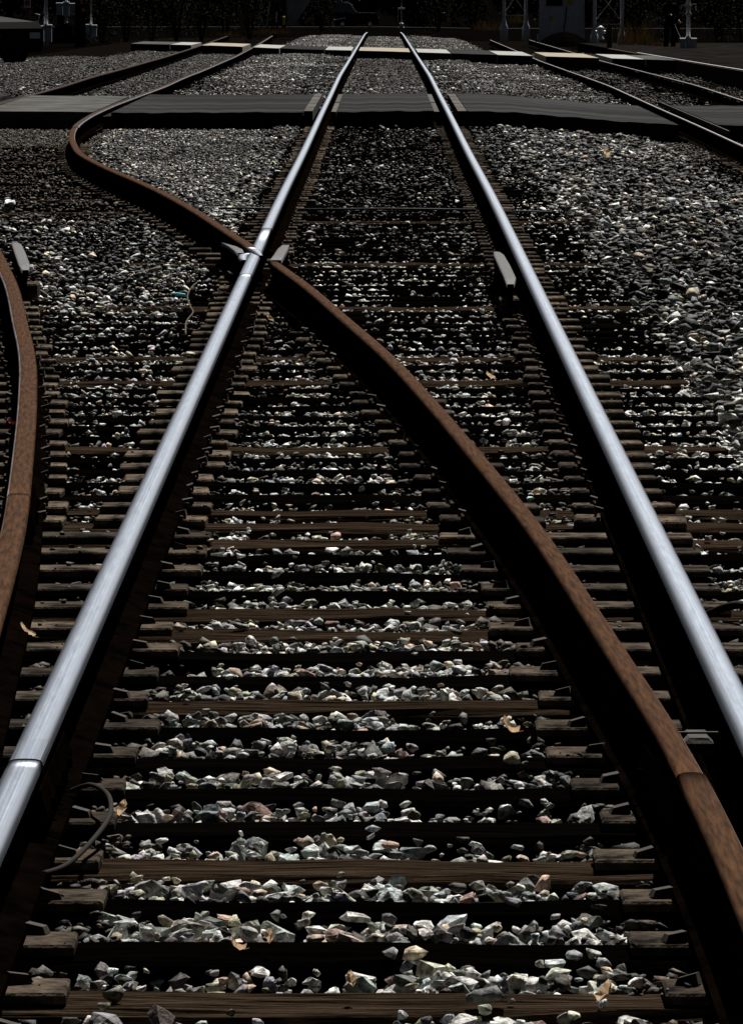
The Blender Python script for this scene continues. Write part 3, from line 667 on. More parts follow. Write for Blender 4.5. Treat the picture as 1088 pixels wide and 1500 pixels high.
# the 300 stones that show largest: the top ones of the nearest cribs, each an object of its own
cand = np.nonzero(ok & ~ot & (y > 10.2) & (y < 14.6) & (np.abs(x + .03) < .62) & (x < bx - .12) & (d > .16) & (top_ > -.022))[0]
cand = cand[np.argsort(-(size[cand] / y[cand]))][:300]
ok[cand] = False
protos = []
cols = tones(42, r, 1.35)
for i in range(42):
    V, F = HI[i % len(HI)]
    me = bpy.data.meshes.new('stone'); me.from_pydata((V * .030).tolist(), [], F.tolist()); me.update()
    at = me.color_attributes.new('stone_colour', 'FLOAT_COLOR', 'POINT'); at.data.foreach_set('color', np.tile(np.append(cols[i], 1), len(V)).astype(np.float32))
    me.materials.append(M['stone']); protos.append(me)
for n_, i in enumerate(cand):
    o = link('stone', protos[int(r.integers(0, 42))], bed, (float(x[i]), float(y[i]), float(zz[i]) + .003))
    s_ = float(size[i]) / .030 * float(r.uniform(1.0, 1.15)); o.scale = (s_, s_, s_ * float(r.uniform(.8, 1.1))); o.rotation_euler = (float(r.normal(0, .3)), float(r.normal(0, .3)), float(r.uniform(0, 6.28)))
bank = (shoulder | (y > 50) | ((x < -1.35) & (y > 36))) & (y > 17)
a = ok & ~is_dark & bank; g = heap('gravel', pts[a], size[a] * 1.12, speckle(a.sum(), r, np.clip(stain(x[a], y[a]), .35, 1.3)[:, None]), 'stone', LO, r, bed); tag(g, 'speckled grey crushed stone on the shoulders beside the ties', kind='stuff')
near = ok & (y < 17)
a = near & ~is_dark; g = heap('gravel', pts[a], size[a], tones(a.sum(), r, np.where(shoulder[a], stain(x[a], y[a]) * .9, np.clip(stain(x[a], y[a]) + .3, .85, 1.4) * np.clip(y[a] / 18, 1, 1.4))[:, None]), 'stone', HI, r, bed); tag(g, 'loose grey stones between the nearest ties', kind='stuff')
a = ok & ~near & ~is_dark & ~bank; g = heap('gravel', pts[a], size[a], tones(a.sum(), r, np.where(shoulder[a], stain(x[a], y[a]) * .9, np.clip(stain(x[a], y[a]) + .3, .85, 1.4) * np.clip(y[a] / 18, 1, 1.4))[:, None]), 'stone', LO, r, bed); tag(g, 'grey crushed stone between and beside the ties', kind='stuff')
a = ok & is_dark; g = heap('gravel', pts[a], size[a], tones(a.sum(), r, np.where(shoulder[a], stain(x[a], y[a]) * .9, np.clip(stain(x[a], y[a]) + .3, .85, 1.4) * np.clip(y[a] / 18, 1, 1.4))[:, None]), 'stone_dark', LO, r, bed); tag(g, 'darker stones close to the rails', kind='stuff')

gy_ = r.uniform(9.5, 40, 9000); gk = r.integers(0, 4, 9000); gs = np.where(r.uniform(size=9000) < .5, -1, 1)
gbx = np.interp(gy_, _by, _bx); gx_ = np.choose(gk, [np.full(9000, -G2), np.full(9000, G2), gbx, gbx - 1.505]) + gs * r.uniform(.08, .26, 9000)
gz_ = r.gamma(4, .0075 / 4, 9000).clip(.003, .016); go_ = (rails_near(gx_, gy_) > .078) & (~over_tie(gx_, gy_) | (r.uniform(size=9000) < .22))
g = heap('gravel', np.stack([gx_, gy_, np.where(over_tie(gx_, gy_), .02, -.02) + gz_ * .3], 1)[go_], gz_[go_], tones(int(go_.sum()), r, .7), 'stone_dark', LO, r, bed); tag(g, 'dark grit lying along the feet of the rails', kind='stuff')

# farther ballast: many small patches of stones laid out by geometry nodes
pcol = bpy.data.collections.new('gravel_patches')
for i in range(10):
    n = 90; q = np.stack([r.uniform(-.34, .34, n), r.uniform(-.34, .34, n), r.uniform(-.04, .04, n)], 1); sz = r.gamma(8, .030 / 8, n).clip(.014, .055)
    me = heap('gravel_patch', q, sz, speckle(n, r, 1.0), 'stone', LO, r, False)
    o = bpy.data.objects.new('gravel_patch', me); pcol.objects.link(o)
def patches(name, P, material, label):
    me = bpy.data.meshes.new(name); me.from_pydata(P.tolist(), [], []); me.materials.append(M[material])
    n = len(P); a1 = me.attributes.new('turn', 'FLOAT', 'POINT'); a1.data.foreach_set('value', r.uniform(0, 6.283, n).astype(np.float32))
    a2 = me.attributes.new('pick', 'INT', 'POINT'); a2.data.foreach_set('value', r.integers(0, 10, n).astype(np.int32))
    o = link(name, me, bed); tag(o, label, kind='stuff')
    ng = bpy.data.node_groups.new(name, 'GeometryNodeTree'); ng.interface.new_socket('Geometry', in_out='INPUT', socket_type='NodeSocketGeometry'); ng.interface.new_socket('Geometry', in_out='OUTPUT', socket_type='NodeSocketGeometry')
    N = ng.nodes; K = ng.links; gi = N.new('NodeGroupInput'); go = N.new('NodeGroupOutput')
    m2p = N.new('GeometryNodeMeshToPoints'); ci = N.new('GeometryNodeCollectionInfo'); ci.inputs['Collection'].default_value = pcol; ci.inputs['Separate Children'].default_value = True; ci.inputs['Reset Children'].default_value = True
    ip = N.new('GeometryNodeInstanceOnPoints'); ip.inputs['Pick Instance'].default_value = True
    at1 = N.new('GeometryNodeInputNamedAttribute'); at1.data_type = 'FLOAT'; at1.inputs['Name'].default_value = 'turn'
    at2 = N.new('GeometryNodeInputNamedAttribute'); at2.data_type = 'INT'; at2.inputs['Name'].default_value = 'pick'
    cx = N.new('ShaderNodeCombineXYZ'); K.new(at1.outputs['Attribute'], cx.inputs['Z'])
    e2r = N.new('FunctionNodeEulerToRotation'); K.new(cx.outputs[0], e2r.inputs[0])
    K.new(gi.outputs[0], m2p.inputs['Mesh']); K.new(m2p.outputs[0], ip.inputs['Points']); K.new(ci.outputs[0], ip.inputs['Instance']); K.new(at2.outputs['Attribute'], ip.inputs['Instance Index']); K.new(e2r.outputs[0], ip.inputs['Rotation'])
    out = ip.outputs[0]
    sm_ = N.new('GeometryNodeSetMaterial'); sm_.inputs['Material'].default_value = M[material]; K.new(out, sm_.inputs[0]); out = sm_.outputs[0]
    K.new(out, go.inputs[0])
    md = o.modifiers.new('patches', 'NODES'); md.node_group = ng
    return o
far_c, far_o = [], []
for yy in np.arange(89.6, 284, .56):
    if 160 < yy < 178: pass
    for xx in np.arange(-9.6, 6.6, .56):
        X_ = xx + r.uniform(-.1, .1); Y_ = yy + r.uniform(-.1, .1)
        if xx < -6.9 and yy > 160: continue
        if yy > 200 and not (-2.9 < xx < 3.2): continue
        if f0(X_) - .45 < Y_ < f1(X_) + .4: continue
        b_ = bpos(Y_); a_ = apos(Y_)
        dd = min(abs(abs(X_) - G2), abs(X_ - b_), abs(X_ - a_), abs(X_ - 3.72), abs(X_ - 5.19))
        ins = abs(X_) < G2 or a_ < X_ < b_ or X_ > 3.45
        zz_ = gz(X_, Y_) + (-.045 if dd < .38 else (-.03 if ins else .015 + .03 * math.sin(X_ * 2.2)))
        st_ = float(stain(X_, Y_)) + .22 * r.normal()
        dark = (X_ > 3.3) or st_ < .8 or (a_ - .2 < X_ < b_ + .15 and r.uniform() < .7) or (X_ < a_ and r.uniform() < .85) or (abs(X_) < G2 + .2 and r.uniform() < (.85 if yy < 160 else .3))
        if X_ > 3.3 and r.uniform() < .8: continue
        if abs(X_) > G2 and abs(X_) < 1.25 and r.uniform() < .45 and yy < 160: continue
        (far_o if dark else far_c).append((X_, Y_, zz_))
patches('gravel', np.array(far_c), 'stone', 'pale crushed stone between the tracks beyond the road')
patches('gravel', np.array(far_o), 'stone_dark', 'dark stone inside the tracks beyond the road')

# ------------------------------------------------------------------ litter on the ballast
def leaf(xy, s, label, material='leaf_tan', z=.035, rz=0, curl=.5, cat='leaf', name='dry_leaf', group=None):
    rr = random.Random(int(xy[0] * 1000 + xy[1] * 77)); s *= .52; mb = MB(); n = 6; V = []; F = []
    for i in range(n + 1):
        t = i / n; wd = s * .38 * math.sin(math.pi * min(.98, max(.04, t))) ** .7 * (1 if i % 2 else .72)
        for k in (-1, 0, 1): V.append((k * wd, (t - .5) * s, curl * s * (abs(k) * .35 + (t - .4) ** 2) + rr.uniform(-.05, .05) * s))
    for i in range(n):
        for k in (0, 1): F.append((i * 3 + k, i * 3 + k + 1, i * 3 + 4 + k, i * 3 + 3 + k))
    mb.add(V, F); mb.tube([(0, -.5 * s, curl * s * .16), (0, -.72 * s, curl * s * .3)], s * .02, 4)
    o = mb.build(name, material, None, (xy[0], xy[1], gz(*xy) + z)); o.rotation_euler = (rr.uniform(.25, .6), rr.uniform(-.2, .2), rz)
    tag(o, label, cat, group); return o
LG = 'dry leaves lying on the ballast'
leaf((2.19, 63.4), .24, 'large tan dry leaf on the gravel at upper right below the road', rz=.6, z=.085, group=LG, curl=.9)
leaf((1.73, 49.45), .10, 'small pinkish tan leaf on the right gravel, below the large tan leaf', rz=1.2, z=.06, group=LG)
leaf((.44, 27.6), .10, 'orange brown leaf on ties just left of the right polished rail', rz=2.2, group=LG)
leaf((.27, 14.7), .09, 'orange brown curled leaf near the rusty rail at lower right', rz=1.1, curl=.9, group=LG)
leaf((-.08, 11.03), .055, 'small tan leaf at the middle of the bottom edge', rz=.2, curl=.9, z=.03, group=LG)
leaf((.36, 10.78), .075, 'orange tan leaf at bottom right among the stones', rz=-1.0, curl=1.0, z=.045, group=LG)
leaf((-.29, 11.48), .055, 'dark brown leaf on a black tie at lower left', rz=1.4, curl=1.0, z=.02, group=LG)
leaf((-.235, 11.56), .05, 'thin upright brown leaf on a black tie at lower left', rz=.2, curl=1.3, z=.02, group=LG)
leaf((-.57, 13.2), .075, 'bright orange tan leaf beside the looping cable at lower left', rz=-.5, curl=.9, z=.04, group=LG)
leaf((-.98, 16.9), .10, 'ragged yellow brown leaf between rusty and polished rails at left', rz=1.8, group=LG)
leaf((-.60, 32.3), .09, 'yellow brown leaf in the angle below the frog', rz=.9, z=.03, group=LG)
leaf((-1.46, 24.5), .08, 'pink paper scrap left of the rusty rail at the left edge', 'paper_pink', z=.05, rz=.8, curl=.7, cat='paper scrap', name='paper_scrap')
o = MB().box(-.035, .035, -.012, .012, 0, .016, c=.006).build('plastic_scrap', 'cyan', None, (-1.13, 34.55, .035)); o.rotation_euler = (0.2, .15, .5); tag(o, 'bright cyan plastic scrap on the gravel left of the frog', 'plastic scrap')
cup = MB().tube([(0, 0, 0), (.004, -.002, .012), (.012, -.006, .06), (.014, -.007, .085), (.012, -.006, .088)], [.026, .031, .038, .041, .036], 12).build('foam_cup', 'white_cup', None, (-2.83, 47.3, .02), smooth=True)
cup.rotation_euler = (.5, .3, 0); tag(cup, 'small white cup lying at the left edge above the guard rail', 'cup')
for (x0, x1, yc, lb) in ((-1.25, -.86, 47.3, 'left of the left polished rail'), (-.66, .66, 47.1, 'between the two polished rails'), (.86, 1.22, 46.6, 'right of the right polished rail')):
    o = MB().tube([(x0, yc, .035), ((x0 + x1) / 2, yc + .01, .04), (x1, yc, .033)], .008, 8).build('conduit_pipe', 'pipe', None, smooth=True); tag(o, 'thin blue grey conduit pipe across the ties, the length ' + lb, 'pipe', 'conduit pipes across the ties')
o = MB().tube(spline([(-1.09, 36.3, .02), (-1.085, 35.2, .05), (-1.075, 34.1, .055), (-1.03, 33.2, .045), (-1.0, 32.6, .05), (-1.01, 31.8, .045), (-.985, 30.9, .03)], 4), .0045, 5).build('dry_vine', 'twig', None, smooth=True); tag(o, 'thin dry vine winding over the gravel below left of the frog', 'vine')
o = MB().tube(spline([(.86, 17.4, .03), (.95, 17.3, .07), (1.05, 17.0, .06), (1.1, 16.6, .03)], 6), .012, 7).build('cable_stub', 'wire', None, smooth=True); tag(o, 'short black cable arching over ties right of the right polished rail', 'cable')

# ------------------------------------------------------------------ far background
def mast(name, x, y, zb, h, prad, label, boxes, feet=True, collar=None, group='crossing masts with grey boxes', extra=None):
    e = empty(name, (x, y, zb)); tag(e, label, 'signal mast', group)
    MB().tube([(0, 0, .1), (0, 0, h)], prad, 12).build('pole', 'galv', e, smooth=True)
    for (bx0, bx1, z0, z1) in boxes:
        b = MB().box(bx0, bx1, -.14, .1, z0, z1, c=.02).build('junction_box', 'box_grey', e)
        MB().box(bx0 - .015, bx1 + .015, -.16, .12, z1, z1 + .05, c=.02).build('box_cap', 'white_paint', b)
        MB().box(bx0 + .03, bx1 - .03, -.147, -.139, z0 + .04, z1 - .04).build('box_door', 'box_grey', b)
    if feet:
        for s in (-1, 1): MB().tube([(s * .06, -.05, 0), (s * .055, -.05, .05), (s * .04, -.05, .11)], [.05, .048, .02], 8).build('anchor_foot', 'white_paint', e)
    if collar:
        for z in collar: MB().tube([(0, 0, z), (0, 0, z + .05)], prad * 1.9, 12).build('collar', 'galv', e)
    return e
def atx(px, y, z=None):   # photograph column to metres at a given distance
    return (px - 560.0) * y / 9300.0 - 0.024
def zfor(py, y): return 1.8 - (py + 43.0) * y / 9300.0
Y_ = 190.0
m1 = mast('crossing_mast', atx(1005, Y_), Y_, zfor(74, Y_), 3.6, .06, 'grey mast with white topped boxes standing on the paving at upper right', [(-.24, -.09, .09, .34), (.07, .24, .09, .34), (-.075, .06, .1, .38)], collar=(1.08, 1.3))
MB().tube([(0, 0, 1.38), (-.2, 0, 1.36), (-.23, 0, 1.25)], .03, 6).build('lamp_arm', 'galv', m1); MB().tube([(0, 0, 1.38), (.22, 0, 1.4), (.24, 0, 1.2)], .025, 6).build('lamp_arm', 'galv', m1)
MB().tube([(-.22, -.03, .36), (-.42, -.03, .80)], .009, 5).build('guy_wire', 'galv', m1)
Y_ = 222.0
m2 = mast('crossing_mast', atx(68, Y_), Y_, zfor(65, Y_), 3.4, .07, 'dim grey mast with box on its base just right of the black vehicle', [(-.29, -.08, .1, .62), (-.05, .2, .1, .66)])
MB().tube([(-.30, 0, .66), (-.22, 0, 1.05), (-.40, 0, 1.08)], .025, 6).build('bracket', 'galv', m2)
Y_ = 252.0
mo = MB(); V = []; F = []
for j in range(5):
    for i in range(12):
        t = i / 12 * 2 * math.pi; rr_ = (1.0 - j * .22); V.append((rr_ * 1.0 * math.cos(t) * (1 + .1 * math.sin(3 * t)), rr_ * .9 * math.sin(t), .78 * (1 - rr_ ** 2) + .03 * math.sin(i * 2.7 + j)))
for j in range(4):
    for i in range(12): F.append((j * 12 + i, j * 12 + (i + 1) % 12, (j + 1) * 12 + (i + 1) % 12, (j + 1) * 12 + i))
F.append(tuple(48 + i for i in range(12))); mo.add(V, F)
o = mo.build('earth_mound', 'soil', None, (atx(96, Y_), Y_, zfor(62, Y_))); tag(o, 'dark gravel mound below the boxes at upper left', 'mound')
m3 = mast('crossing_mast', atx(98, Y_), Y_, zfor(37, Y_), 3.0, .05, 'pair of grey boxes on a stony mound at upper left', [(-.40, -.15, .42, .86), (-.12, .10, .38, .9), (.12, .34, .42, .84)])
Y_ = 238.0
m4 = mast('crossing_mast', atx(134, Y_), Y_, zfor(61, Y_), 3.4, .035, 'slim mast with pale blue boxes and two slanting stakes at upper left', [(-.22, -.03, .28, .62), (.0, .2, .22, .60)], feet=False)
for s in (-.1, .14): MB().tube([(s - .12, -.3, .22), (s + .14, -.3, .0)], .02, 6).build('stake', 'white_paint', m4)
Y_ = 230.0
up = empty('wooden_pole', (atx(118, Y_), Y_, zfor(62, Y_))); tag(up, 'thick dark wooden pole with small orange markers at upper left', 'pole')
MB().tube([(0, 0, -.2), (0, 0, 3), (0.02, 0, 8)], [.2, .18, .15], 12).build('trunk', 'bark', up, smooth=True)
MB().box(.06, .16, -.21, -.19, 1.12, 1.26).build('marker', 'orange', up); MB().box(.02, .1, -.21, -.192, 1.4, 1.56).build('marker', 'orange', up)
Y_ = 238.0
sg = empty('warning_board', (atx(41, Y_), Y_, zfor(65, Y_))); tag(sg, 'small red and white board on a dark post at the top left', 'board')
MB().tube([(0, 0, 0), (0, 0, 1.9)], .03, 6).build('post', 'bark', sg); MB().box(-.13, .12, -.06, -.03, 1.38, 1.75).build('panel', 'white_paint', sg); MB().box(-.09, .1, -.075, -.061, 1.46, 1.66).build('stripe', 'red', sg)

def lattice(px0, px1, Y_, foot_y, label):
    xa, xb = atx(px0, Y_), atx(px1, Y_); zb = zfor(foot_y, Y_)
    e = empty('lattice_tower', ((xa + xb) / 2, Y_, zb)); tag(e, label, 'signal tower', 'lattice legs of a signal gantry')
    h = (xb - xa) / 2
    for s in (-1, 1):
        g = MB(); g.tube([(s * h, 0, -.6), (s * h, 0, 0), (s * h, 0, .04), (s * h, 0, .3), (s * h, 0, 6)], [.16, .15, .12, .065, .06], 10); g.build('leg', 'galv', e, smooth=True)
    MB().tube([(-h, -.05, .42), (h, -.05, .42)], .018, 6).build('crossbar', 'galv', e)
    for j in range(4):
        z0 = .50 + j * 1.25
        MB().tube([(-h, -.03, z0 + 1.2), (h, -.03, z0)], .016, 6).build('brace', 'galv', e); MB().tube([(-h, .03, z0), (h, .03, z0 + 1.2)], .013, 6).build('brace', 'galv', e)
    return e
lattice(736, 768, 245.0, 38, 'grey lattice tower legs with flared feet, left of the grey cabinet')
lattice(868, 908, 215.0, 53, 'grey lattice tower legs right of the grey cabinet')

Y_ = 228.0
cb = empty('equipment_cabinet', (atx(821, Y_), Y_, zfor(62, Y_))); tag(cb, 'large dim grey equipment cabinet with yellow stickers at upper right', 'cabinet')
W2 = (854 - 789) / 2 * Y_ / 9300
MB().box(-W2, W2, 0, .9, 0, 2.3, c=.03).build('body', 'box_grey', cb)
for (a, b) in ((-W2 + .2, -W2 + .62), (-W2 + .66, W2 - .32)):
    dd_ = MB().box(a, b, -.03, -.004, .12, 1.28, c=.004).build('door', 'box_grey', cb)
MB().box(-W2 + .22, -W2 + .80, -.034, -.004, 1.32, 2.1).build('dark_vent', 'tyre', cb)
MB().box(-W2 + .30, -W2 + .48, -.04, -.032, .78, .96).build('sticker', 'yellow', cb); MB().box(.18, .38, -.012, -.004, 1.34, 1.56).build('sticker', 'yellow', cb)
MB().tube([(.05, -.06, .35), (.16, -.06, 1.3)], .02, 5).build('hose', 'tyre', cb)
MB().tube([(-W2 - .08, -.1, .1), (-W2 - .07, -.1, .32)], .03, 6).build('conduit', 'white_paint', cb)
mo2 = MB(); mo2.v = [(x_ * 1.0, y_ * 1.0, z_ * .62) for x_, y_, z_ in mo.v]; mo2.f = mo.f; mo2.m = mo.m
o = mo2.build('earth_mound', 'soil', None, (atx(824, 220), 221, zfor(67, 221))); tag(o, 'black mound heaped in front of the grey cabinet', 'mound')

Y_ = 205.0
hy = empty('hydrant', (atx(877, Y_), Y_, zfor(58, Y_))); tag(hy, 'small white hydrant behind the wooden post at upper right', 'hydrant')
MB().tube([(0, 0, 0), (0, 0, .06), (0, 0, .07), (0, 0, .34), (0, 0, .36), (0, 0, .40), (0, 0, .46)], [.12, .12, .08, .085, .12, .11, .03], 10).build('barrel', 'white_paint', hy, smooth=True)
for s in (-1, 1): MB().tube([(s * .05, 0, .26), (s * .16, 0, .26)], [.045, .05], 8).build('nozzle', 'white_paint', hy)
o = MB().tube([(0, 0, -.1), (.005, 0, .35), (0, 0, .78), (.01, 0, .84)], [.085, .08, .08, .07], 9).build('wooden_post', 'wood_post', None, (atx(890, 192), 192, zfor(76, 192))); tag(o, 'short stout brown wooden post at the right end of the footpath', 'post')

def tuft(x, y, z, h, n, spread, label, seed, sx=1.0):
    rr = random.Random(seed); mb = MB()
    for i in range(n):
        a = rr.uniform(0, 6.28); rad = spread * rr.random() ** .6; bx_, by2 = rad * math.cos(a) * sx, rad * math.sin(a); hh = h * rr.uniform(.35, 1.0); lx, ly = rr.uniform(-.25, .25) * hh, rr.uniform(-.2, .2) * hh; wv = rr.uniform(.006, .014)
        mb.add([(bx_ - wv, by2, 0), (bx_ + wv, by2, 0), (bx_ + lx * .5 + wv * .7, by2 + ly * .5, hh * .6), (bx_ + lx * .5 - wv * .7, by2 + ly * .5, hh * .6), (bx_ + lx * 1.2, by2 + ly, hh)], [(0, 1, 2, 3), (3, 2, 4)])
    o = mb.build('dry_grass', 'dry_grass', None, (x, y, z)); tag(o, label, 'grass', 'dry grass tufts along the background')
tuft(atx(930, 205), 205, zfor(72, 205), 1.15, 150, .62, 'tall dry grass between the wooden post and the right mast', 1, 1.0)
tuft(atx(957, 200), 200, zfor(74, 200), .5, 80, .3, 'low dry grass at the foot of the tall grass by the right mast', 2)
tuft(atx(335, 236), 236, zfor(53, 236), .26, 120, .5, 'low dry grass below the dark hedge at upper left', 3, 1.0)
tuft(atx(395, 242), 242, zfor(49, 242), .30, 160, .6, 'dry grass below the grey concrete wall', 4, 1.4)
tuft(atx(712, 262), 262, zfor(44, 262), .55, 140, .55, 'brown dry grass left of the left lattice tower', 5, 1.3)
tuft(atx(757, 262), 262, zfor(33, 262), .5, 80, .4, 'dry grass seen between the left lattice tower legs', 6, 1.0)

# concrete wall, stakes, bollard near the left middle
Y_ = 268.0
wl = empty('concrete_wall', (atx(436, Y_), Y_, zfor(37, Y_))); tag(wl, 'grey concrete wall end with slanting shaded edge at the top', 'wall')
mw = MB(); mw.prism([(-.5, 0), (-.18, 0), (.12, .5), (.42, .9), (.62, 1.5), (.75, 3), (-.5, 3)], 0, 2.4); mw.build('wall_face', 'wall', wl)
MB().box(-.68, -.52, -.1, .1, -.1, 3).build('corner_post', 'bark', wl)
def stake(px, py, Y_, h, m_, label, lean=0.0, rad=.02):
    o = MB().tube([(0, 0, 0), (lean * h, 0, h)], rad, 6).build('stake', m_, None, (atx(px, Y_), Y_, zfor(py, Y_))); tag(o, label, 'stake', 'thin stakes in the background')
stake(390, 40, 255, 1.05, 'galv', 'thin leaning grey stake left of the yellow bollard', .12)
stake(404, 33, 262, .46, 'white_paint', 'short white stake just left of the yellow bollard', .02)
o = MB().tube([(0, 0, -.05), (0, 0, .28), (0, 0, .31)], [.06, .06, .03], 8).build('bollard', 'yellow', None, (atx(415, 264), 264, zfor(34, 264))); tag(o, 'short yellow bollard beside the grey concrete wall', 'bollard')
for i in range(6):
    stake(719 + i * 3.2, 26, 275, .55 + .05 * (i % 3), 'bark', ['first', 'second', 'third', 'fourth', 'fifth', 'sixth'][i] + ' thin picket from the left, beside the left lattice tower', 0.01, .012)

# signal stand at the end of the straight rails
Y_ = 292.0
ss = empty('signal_stand', (atx(586.5, Y_), Y_, zfor(41, Y_))); tag(ss, 'slim pale switch stand post with crossbar where the straight rails end', 'switch stand')
MB().tube([(0, 0, 0), (0, 0, .05), (0, 0, .1)], [.14, .14, .05], 8).build('base', 'galv', ss)
MB().tube([(0, 0, .09), (0, 0, .13), (0, 0, .22), (0, 0, .26)], [.05, .11, .11, .04], 10).build('gear_case', 'white_paint', ss, smooth=True)
MB().tube([(0, 0, .2), (0, 0, 2.2)], .028, 8).build('post', 'galv', ss); MB().box(-.16, .16, -.04, .04, .86, .94, c=.01).build('crossbar', 'white_paint', ss)
MB().tube([(-.15, 0, .86), (-.16, 0, .35)], .012, 5).build('rod', 'galv', ss)
o = MB().box(-.1, .1, -.06, .06, 0, .16, c=.02).build('yellow_marker', 'yellow', None, (atx(648, 330), 330, zfor(22, 330))); tag(o, 'tiny yellow marker in the dark right of the switch stand', 'marker')

# vehicles
def car(name, profile, half, glass, wheels, wr, label, loc, rz, extra=None):
    e = empty(name, loc, rz); tag(e, label, 'car')
    mb = MB(); n = len(profile); V = []
    for s, sc_ in ((-1, .86), (-1, 1.0), (1, 1.0), (1, .86)):
        for (u, v) in profile:
            tum = 1.0 if v < .95 else 1.0 - .16 * min(1, (v - .95) / .55)
            q = (u * (0.985 if sc_ < 1 else 1), s * half * tum * (1.0 if sc_ == 1.0 else .93), v if sc_ == 1.0 else v * 1.0 + (.03 if v > .6 else -.0))
            V.append(q)
    F = []
    for a in range(3):
        for k in range(n): F.append((a * n + k, a * n + (k + 1) % n, (a + 1) * n + (k + 1) % n, (a + 1) * n + k))
    F += [tuple(range(n)), tuple(3 * n + k for k in range(n - 1, -1, -1))]
    mb.add(V, F); mb.build('body', 'black_paint', e)
    for (poly) in glass:
        for s in (-1, 1):
            g = MB(); g.prism([(u, v) for u, v in poly], s * half * .93, s * half * .965); g.build('side_window', 'glass', e)
    for (u) in wheels:
        for s in (-1, 1):
            wv = MB(); wv.tube([(u, s * (half - .2), wr), (u, s * (half + .01), wr)], wr, 18); t = wv.build('tyre', 'tyre', e)
            MB().tube([(u, s * (half - .05), wr), (u, s * (half + .02), wr)], wr * .6, 12).build('rim', 'chrome', t)
    f_ = max(u for u, v in profile); b_ = min(u for u, v in profile)
    for s in (-1, 1):
        MB().box(f_ - .12, f_ + .02, s * half * .7 - .16, s * half * .7 + .16, .62, .76, c=.02).build('headlight', 'lamp', e)
        MB().box(b_ - .02, b_ + .08, s * half * .75 - .1, s * half * .75 + .1, .75, .95, c=.02).build('tail_light', 'red', e)
        MB().box(.35, .5, s * (half + .0) - .09, s * (half + .0) + .09, .98, 1.1, c=.02).build('wing_mirror', 'black_paint', e)
    for p in extra or (): MB().tube([(u, s_, v) for u, s_, v in p], .016, 5).build('chrome_trim', 'chrome', e)
    return e
SUV = [(-2.3, .3), (2.2, .3), (2.3, .45), (2.28, .85), (2.15, 1.0), (1.0, 1.12), (.25, 1.66), (-.2, 1.74), (-1.9, 1.72), (-2.25, 1.1), (-2.32, .6)]
Y_ = 146.0
h_ = zfor(95, Y_)
car('parked_car', SUV, .92, [[(.82, 1.14), (.25, 1.58), (-.5, 1.62), (-.5, 1.12)], [(-.58, 1.12), (-.58, 1.62), (-1.75, 1.6), (-2.0, 1.12)]], (1.45, -1.4), .36,
    'black parked car cut off by the left edge of the picture', (atx(56, Y_) - 2.2, Y_ + .8, h_), R(-42), [[(1.02, -.84, 1.13), (.6, -.83, 1.44), (.25, -.8, 1.685)], [(1.05, -.86, 1.13), (2.12, -.86, 1.01)]])
SED = [(-2.2, .25), (2.15, .25), (2.25, .42), (2.2, .72), (1.15, .9), (.45, 1.36), (-.1, 1.45), (-1.9, 1.42), (-2.2, .95), (-2.25, .5)]
Y_ = 640.0
car('hatchback_car', SED, .88, [[(1.0, .93), (.42, 1.3), (-.4, 1.36), (-.4, .93)], [(-.5, .93), (-.5, 1.36), (-1.7, 1.33), (-1.95, .93)]], (1.4, -1.35), .32,
    'far dark car with glinting windscreen crossing behind the end of the rails', (atx(521, Y_), Y_, zfor(39, Y_)), math.pi, [[(1.15, .86, .92), (.45, .78, 1.38)], [(.45, .8, 1.38), (-.1, .78, 1.47), (-1.9, .78, 1.44)], [(1.2, .85, .91), (2.2, .84, .73)]])
o = slab('far_road', 'tar_and_shade', rspan(-60, 60, 13), lambda x: 630, lambda x: 650, lambda x, y: gz(x, y) - .12, 0.2); tag(o, 'dark road behind the end of the rails', None, None, 'structure')
o = MB().prism([(-1.0, 0), (1.3, 0), (.6, 1.0), (-.2, 1.1), (-.75, 2.2), (-1.0, 2.2)], 0, 1.0).build('concrete_block', 'wall', None, (atx(503, 665), 665, zfor(18, 665))); tag(o, 'pale ribbed concrete fragment just above the far dark car', 'concrete block')
MB().box(-1.0, 1.3, 0, 1, -2.6, -.002).build('plinth', 'bark', o)

# shrubs and trees
def foliage_mesh(name, n, rx, rz_, z0, leafs, seed, clumps=14):
    rr = np.random.default_rng(seed); C = rr.normal(size=(clumps, 3)); C /= np.linalg.norm(C, axis=1)[:, None]; C *= rr.uniform(.3, .8, (clumps, 1)); rad = rr.uniform(.28, .5, clumps)
    k = rr.integers(0, clumps, n); d = rr.normal(size=(n, 3)); d /= np.linalg.norm(d, axis=1)[:, None]
    p = C[k] + d * (rad[k] * rr.uniform(.45, 1, n) ** .4)[:, None]; p = p * np.array([rx, rx, rz_]); p[:, 2] += z0
    a = rr.normal(size=(n, 3)); a /= np.linalg.norm(a, axis=1)[:, None]; b = np.cross(a, rr.normal(size=(n, 3))); b /= np.linalg.norm(b, axis=1)[:, None]
    s = rr.uniform(.6, 1.3, (n, 1)) * leafs
    V = np.stack([p - a * s, p + b * s * .45, p + a * s, p - b * s * .45], 1).reshape(-1, 3); F = np.arange(4 * n).reshape(-1, 4)
    me = bpy.data.meshes.new(name); me.from_pydata(V.tolist(), [], F.tolist()); me.materials.append(M['leaf']); return me
SH = [foliage_mesh('foliage', 2600, 1.0, 1.7, 1.45, .05, 50 + i) for i in range(3)]
stem = MB()
for a in range(5):
    t = a * 1.256; stem.tube([(0.05 * math.cos(t), .05 * math.sin(t), -.1), (.2 * math.cos(t), .2 * math.sin(t), .8), (.45 * math.cos(t + .3), .45 * math.sin(t + .3), 2.0)], [.035, .028, .012], 5)
STEM = stem.mesh('stem', 'bark')
SR = random.Random(9)
hx = [150, 185, 222, 258, 295, 330, 365, 402]
